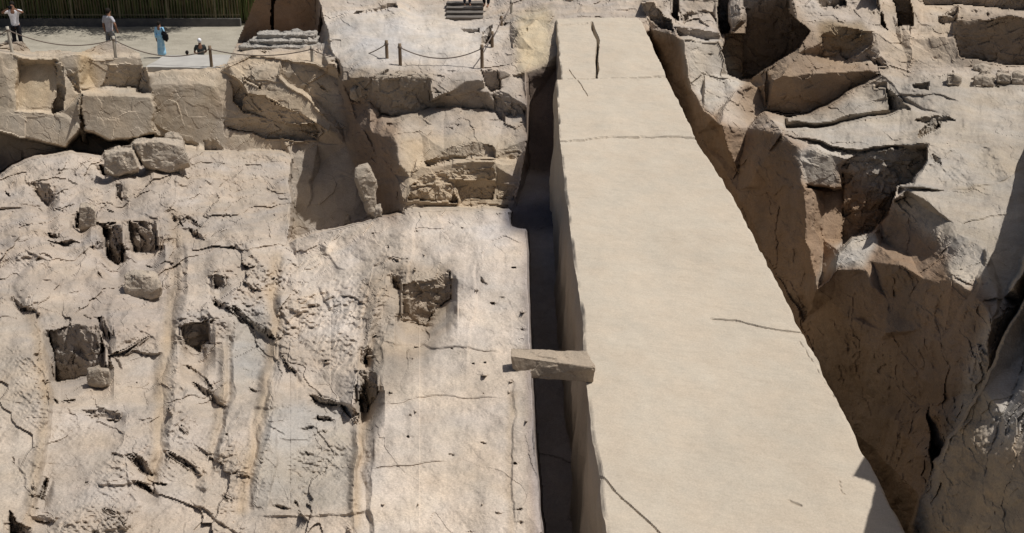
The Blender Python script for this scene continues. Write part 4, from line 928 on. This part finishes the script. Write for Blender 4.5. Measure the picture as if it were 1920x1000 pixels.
def person(loc, rz, label, pose, top='grey', bottom='grey2', h=1.72, dress=None, hair='hair', cap=None, bag=False, group=None):
    o = empty('person', loc); props(o, label, 'person', group); o.rotation_euler = (0, 0, rz); k = h / 1.72; o.scale = (k, k, k)
    (lsh, lel, lwr), (rsh, rel, rwr) = pose['arms']; (lkn, lan), (rkn, ran) = pose['legs']; lean = pose.get('lean', 0)
    ch = (0, lean, 1.33); nk = (0, lean * 1.3, 1.50); hd = (0, lean * 1.4 - .015, 1.60)
    J = {'pel': ((0, 0, .95), (.135, .10)), 'wst': ((0, lean * .4, 1.10), (.115, .085)), 'ch': (ch, (.145, .10)), 'nk': (nk, .052), 'hd': (hd, (.078, .088)), 'tp': ((hd[0], hd[1] + .01, 1.69), (.06, .07)),
         'nose': ((hd[0], hd[1] - .10, 1.60), .014)}
    E = [('pel', 'wst'), ('wst', 'ch'), ('ch', 'nk'), ('nk', 'hd'), ('hd', 'tp'), ('hd', 'nose')]
    for s, (sh, el, wr) in (('l', (lsh, lel, lwr)), ('r', (rsh, rel, rwr))):
        J[s + 'sh'] = (sh, .052); J[s + 'el'] = (el, .040); J[s + 'wr'] = (wr, .027); d = Vector(wr) - Vector(el); d.normalize(); pm = Vector(wr) + d * .07; J[s + 'pm'] = (tuple(pm), (.034, .018))
        E += [('ch', s + 'sh'), (s + 'sh', s + 'el'), (s + 'el', s + 'wr'), (s + 'wr', s + 'pm')]
        side = d.cross(Vector((0, 1, .2))).normalized()
        for i, (off, L) in enumerate([(-.028, .060), (-.010, .072), (.010, .068), (.027, .052)]):
            J[f'{s}f{i}'] = (tuple(pm + side * off + d * L + Vector((0, -.012, 0))), .0085); E.append((s + 'pm', f'{s}f{i}'))
        J[s + 'th'] = (tuple(Vector(wr) + d * .05 + side * -.055), .010); E.append((s + 'wr', s + 'th'))
    for s, x, kn, an in (('l', -.09, lkn, lan), ('r', .09, rkn, ran)):
        J[s + 'hp'] = ((x, 0, .88), .082); J[s + 'kn'] = (kn, .056); J[s + 'an'] = (an, .038); J[s + 'to'] = ((an[0], an[1] - .15, max(.03, an[2] - .05)), (.042, .028))
        E += [('pel', s + 'hp'), (s + 'hp', s + 'kn'), (s + 'kn', s + 'an'), (s + 'an', s + 'to')]
    skin('body', J, E, M['skin'], o, 'pel', 2)
    T_ = {'a': ((0, 0, .86), (.16, .125)), 'a2': ((0, 0, .97), (.152, .118)), 'b': ((0, lean * .4, 1.12), (.14, .108)), 'c': (ch, (.165, .122)), 'd': ((nk[0], nk[1], 1.44), (.075, .07))}; TE = [('a', 'a2'), ('a2', 'b'), ('b', 'c'), ('c', 'd')]
    for s, sh, el in (('l', lsh, lel), ('r', rsh, rel)):
        T_[s + '1'] = (sh, .074); T_[s + '2'] = (lerp3(sh, el, .75), .066); TE += [('c', s + '1'), (s + '1', s + '2')]
    if dress:
        T_['a'] = ((0, 0, .93), (.18, .15)); T_['k'] = ((0, .02, .5), (.20, .17)); T_['f'] = ((0, .02, .07), (.25, .20)); TE += [('a', 'k'), ('k', 'f')]
        for s, el, wr in (('l', lel, lwr), ('r', rel, rwr)): T_[s + '3'] = (lerp3(el, wr, .8), .056); TE.append((s + '2', s + '3'))
        skin('dress', T_, TE, M[dress], o, 'a', 2)
    else:
        skin('shirt', T_, TE, M[top], o, 'a', 2)
        B_ = {'p': ((0, 0, .99), (.135, .105))}; BE = []
        for s, x, kn, an in (('l', -.09, lkn, lan), ('r', .09, rkn, ran)):
            B_[s + '1'] = ((x, 0, .86), .098); B_[s + '2'] = (kn, .076); B_[s + '3'] = (lerp3(kn, an, .9), .062); BE += [('p', s + '1'), (s + '1', s + '2'), (s + '2', s + '3')]
        skin('trousers', B_, BE, M[bottom], o, 'p', 2)
    bm = bmesh.new(); bmesh.ops.create_icosphere(bm, subdivisions=3, radius=1.0)
    for v in bm.verts:
        y = v.co.y; low = v.co.z < -.1 and y < .25
        v.co = Vector((v.co.x * .088, v.co.y * .102, v.co.z * .105)) * (1 if not low else .8) + Vector((hd[0], hd[1] + .028, 1.645)) + Vector((0, 0, .0))
        v.co += v.co.normalized() * .006 * mn.noise(v.co * 40)
    bm_obj('cap' if cap else 'hair', bm, M[cap or hair], o, True)
    if bag:
        bm = bmesh.new(); bmesh.ops.create_cube(bm, size=1); bmesh.ops.bevel(bm, geom=bm.edges[:], offset=.2, segments=3, affect='EDGES')
        for v in bm.verts: v.co = Vector((v.co.x * .30 - .27, v.co.y * .16 + .05, v.co.z * .42 + 1.02 + .04 * math.sin(v.co.x * 4)))
        limb(bm, Vector((-.14, .06, 1.42)), Vector((-.26, .05, 1.2)), .018, .018, 6)
        bg_ = bm_obj('shoulder_bag', bm, M['black']); bg_.matrix_world = Matrix.Translation(loc) @ Matrix.Rotation(rz, 4, 'Z'); props(bg_, 'black shoulder bag carried by the visitor in the blue dress', 'bag')
    return o
def armpose(s, k):
    if k == 'down': return ((s * .17, 0, 1.41), (s * .23, .03, 1.12), (s * .24, -.04, .87))
    if k == 'face': return ((s * .17, 0, 1.41), (s * .36, -.10, 1.36), (s * .13, -.22, 1.50))
    if k == 'fwd': return ((s * .17, 0, 1.41), (s * .25, -.10, 1.14), (s * .16, -.30, 1.05))
    if k == 'out': return ((s * .17, 0, 1.41), (s * .31, .0, 1.17), (s * .24, -.12, .95))
def legpose(a, b): return (((-.10, -.03 - a * .5, .49), (-.10, a, .09)), ((.10, -.03 - b * .5, .49), (.10, b, .09)))
loc = W(37, 96, 39.15)
person(loc, R(8), 'visitor in white top and black trousers with both hands raised to the face', {'arms': (armpose(-1, 'face'), armpose(1, 'face')), 'legs': legpose(.02, .02)}, 'white', 'black', 1.72)
bm = bmesh.new(); strip_box(bm, -.07, .07, -.03, .03, -.045, .045); bmesh.ops.bevel(bm, geom=bm.edges[:], offset=.01, segments=2, affect='EDGES'); limb(bm, Vector((0, -.02, 0)), Vector((0, -.07, 0)), .03, .03, 12)
cmo = bm_obj('camera_device', bm, M['black']); cmo.name = 'hand_camera'; cmo.location = loc + Vector((.03, -.27, 1.575)); props(cmo, 'small black camera held up by the visitor in the white top', 'camera')
person(W(212, 107, 40.3), R(155), 'man in grey T-shirt and grey trousers walking away with dark hair', {'arms': (armpose(-1, 'out'), armpose(1, 'down')), 'legs': legpose(.12, -.14), 'lean': -.04}, 'grey', 'grey2', 1.74)
person(W(305, 108, ZP), R(170), 'visitor in long sky blue dress seen from behind with a black bag at the side', {'arms': (armpose(-1, 'down'), armpose(1, 'down')), 'legs': legpose(.06, -.08)}, dress='blue', h=1.68, bag=True)
def on_court(px, Y): t_ = Y / .98; return Vector(((px - 960) / F * t_, Y, ZP))
person(on_court(388, 47.3), R(200), 'visitor in dark clothes and white cap half hidden below the terrace rim', {'arms': (armpose(-1, 'fwd'), armpose(1, 'fwd')), 'legs': legpose(.0, .0)}, 'dark', 'dark', 1.72, cap='white')
person(on_court(363, 46.0), R(190), 'visitor of whom only a dark-haired head shows above the terrace rim', {'arms': (armpose(-1, 'down'), armpose(1, 'down')), 'legs': legpose(.0, .0)}, 'dark', 'dark', 1.45)
person(W(876, 12, 44.0), R(10), 'left of the two people in dark trousers cut off at the top edge', {'arms': (armpose(-1, 'down'), armpose(1, 'down')), 'legs': legpose(.05, -.05)}, 'blue_dark', 'blue_dark', 1.72)
person(W(912, 14, 43.6), R(-20), 'right of the two people in dark trousers cut off at the top edge', {'arms': (armpose(-1, 'down'), armpose(1, 'down')), 'legs': legpose(.08, -.08)}, 'dark', 'black', 1.76)
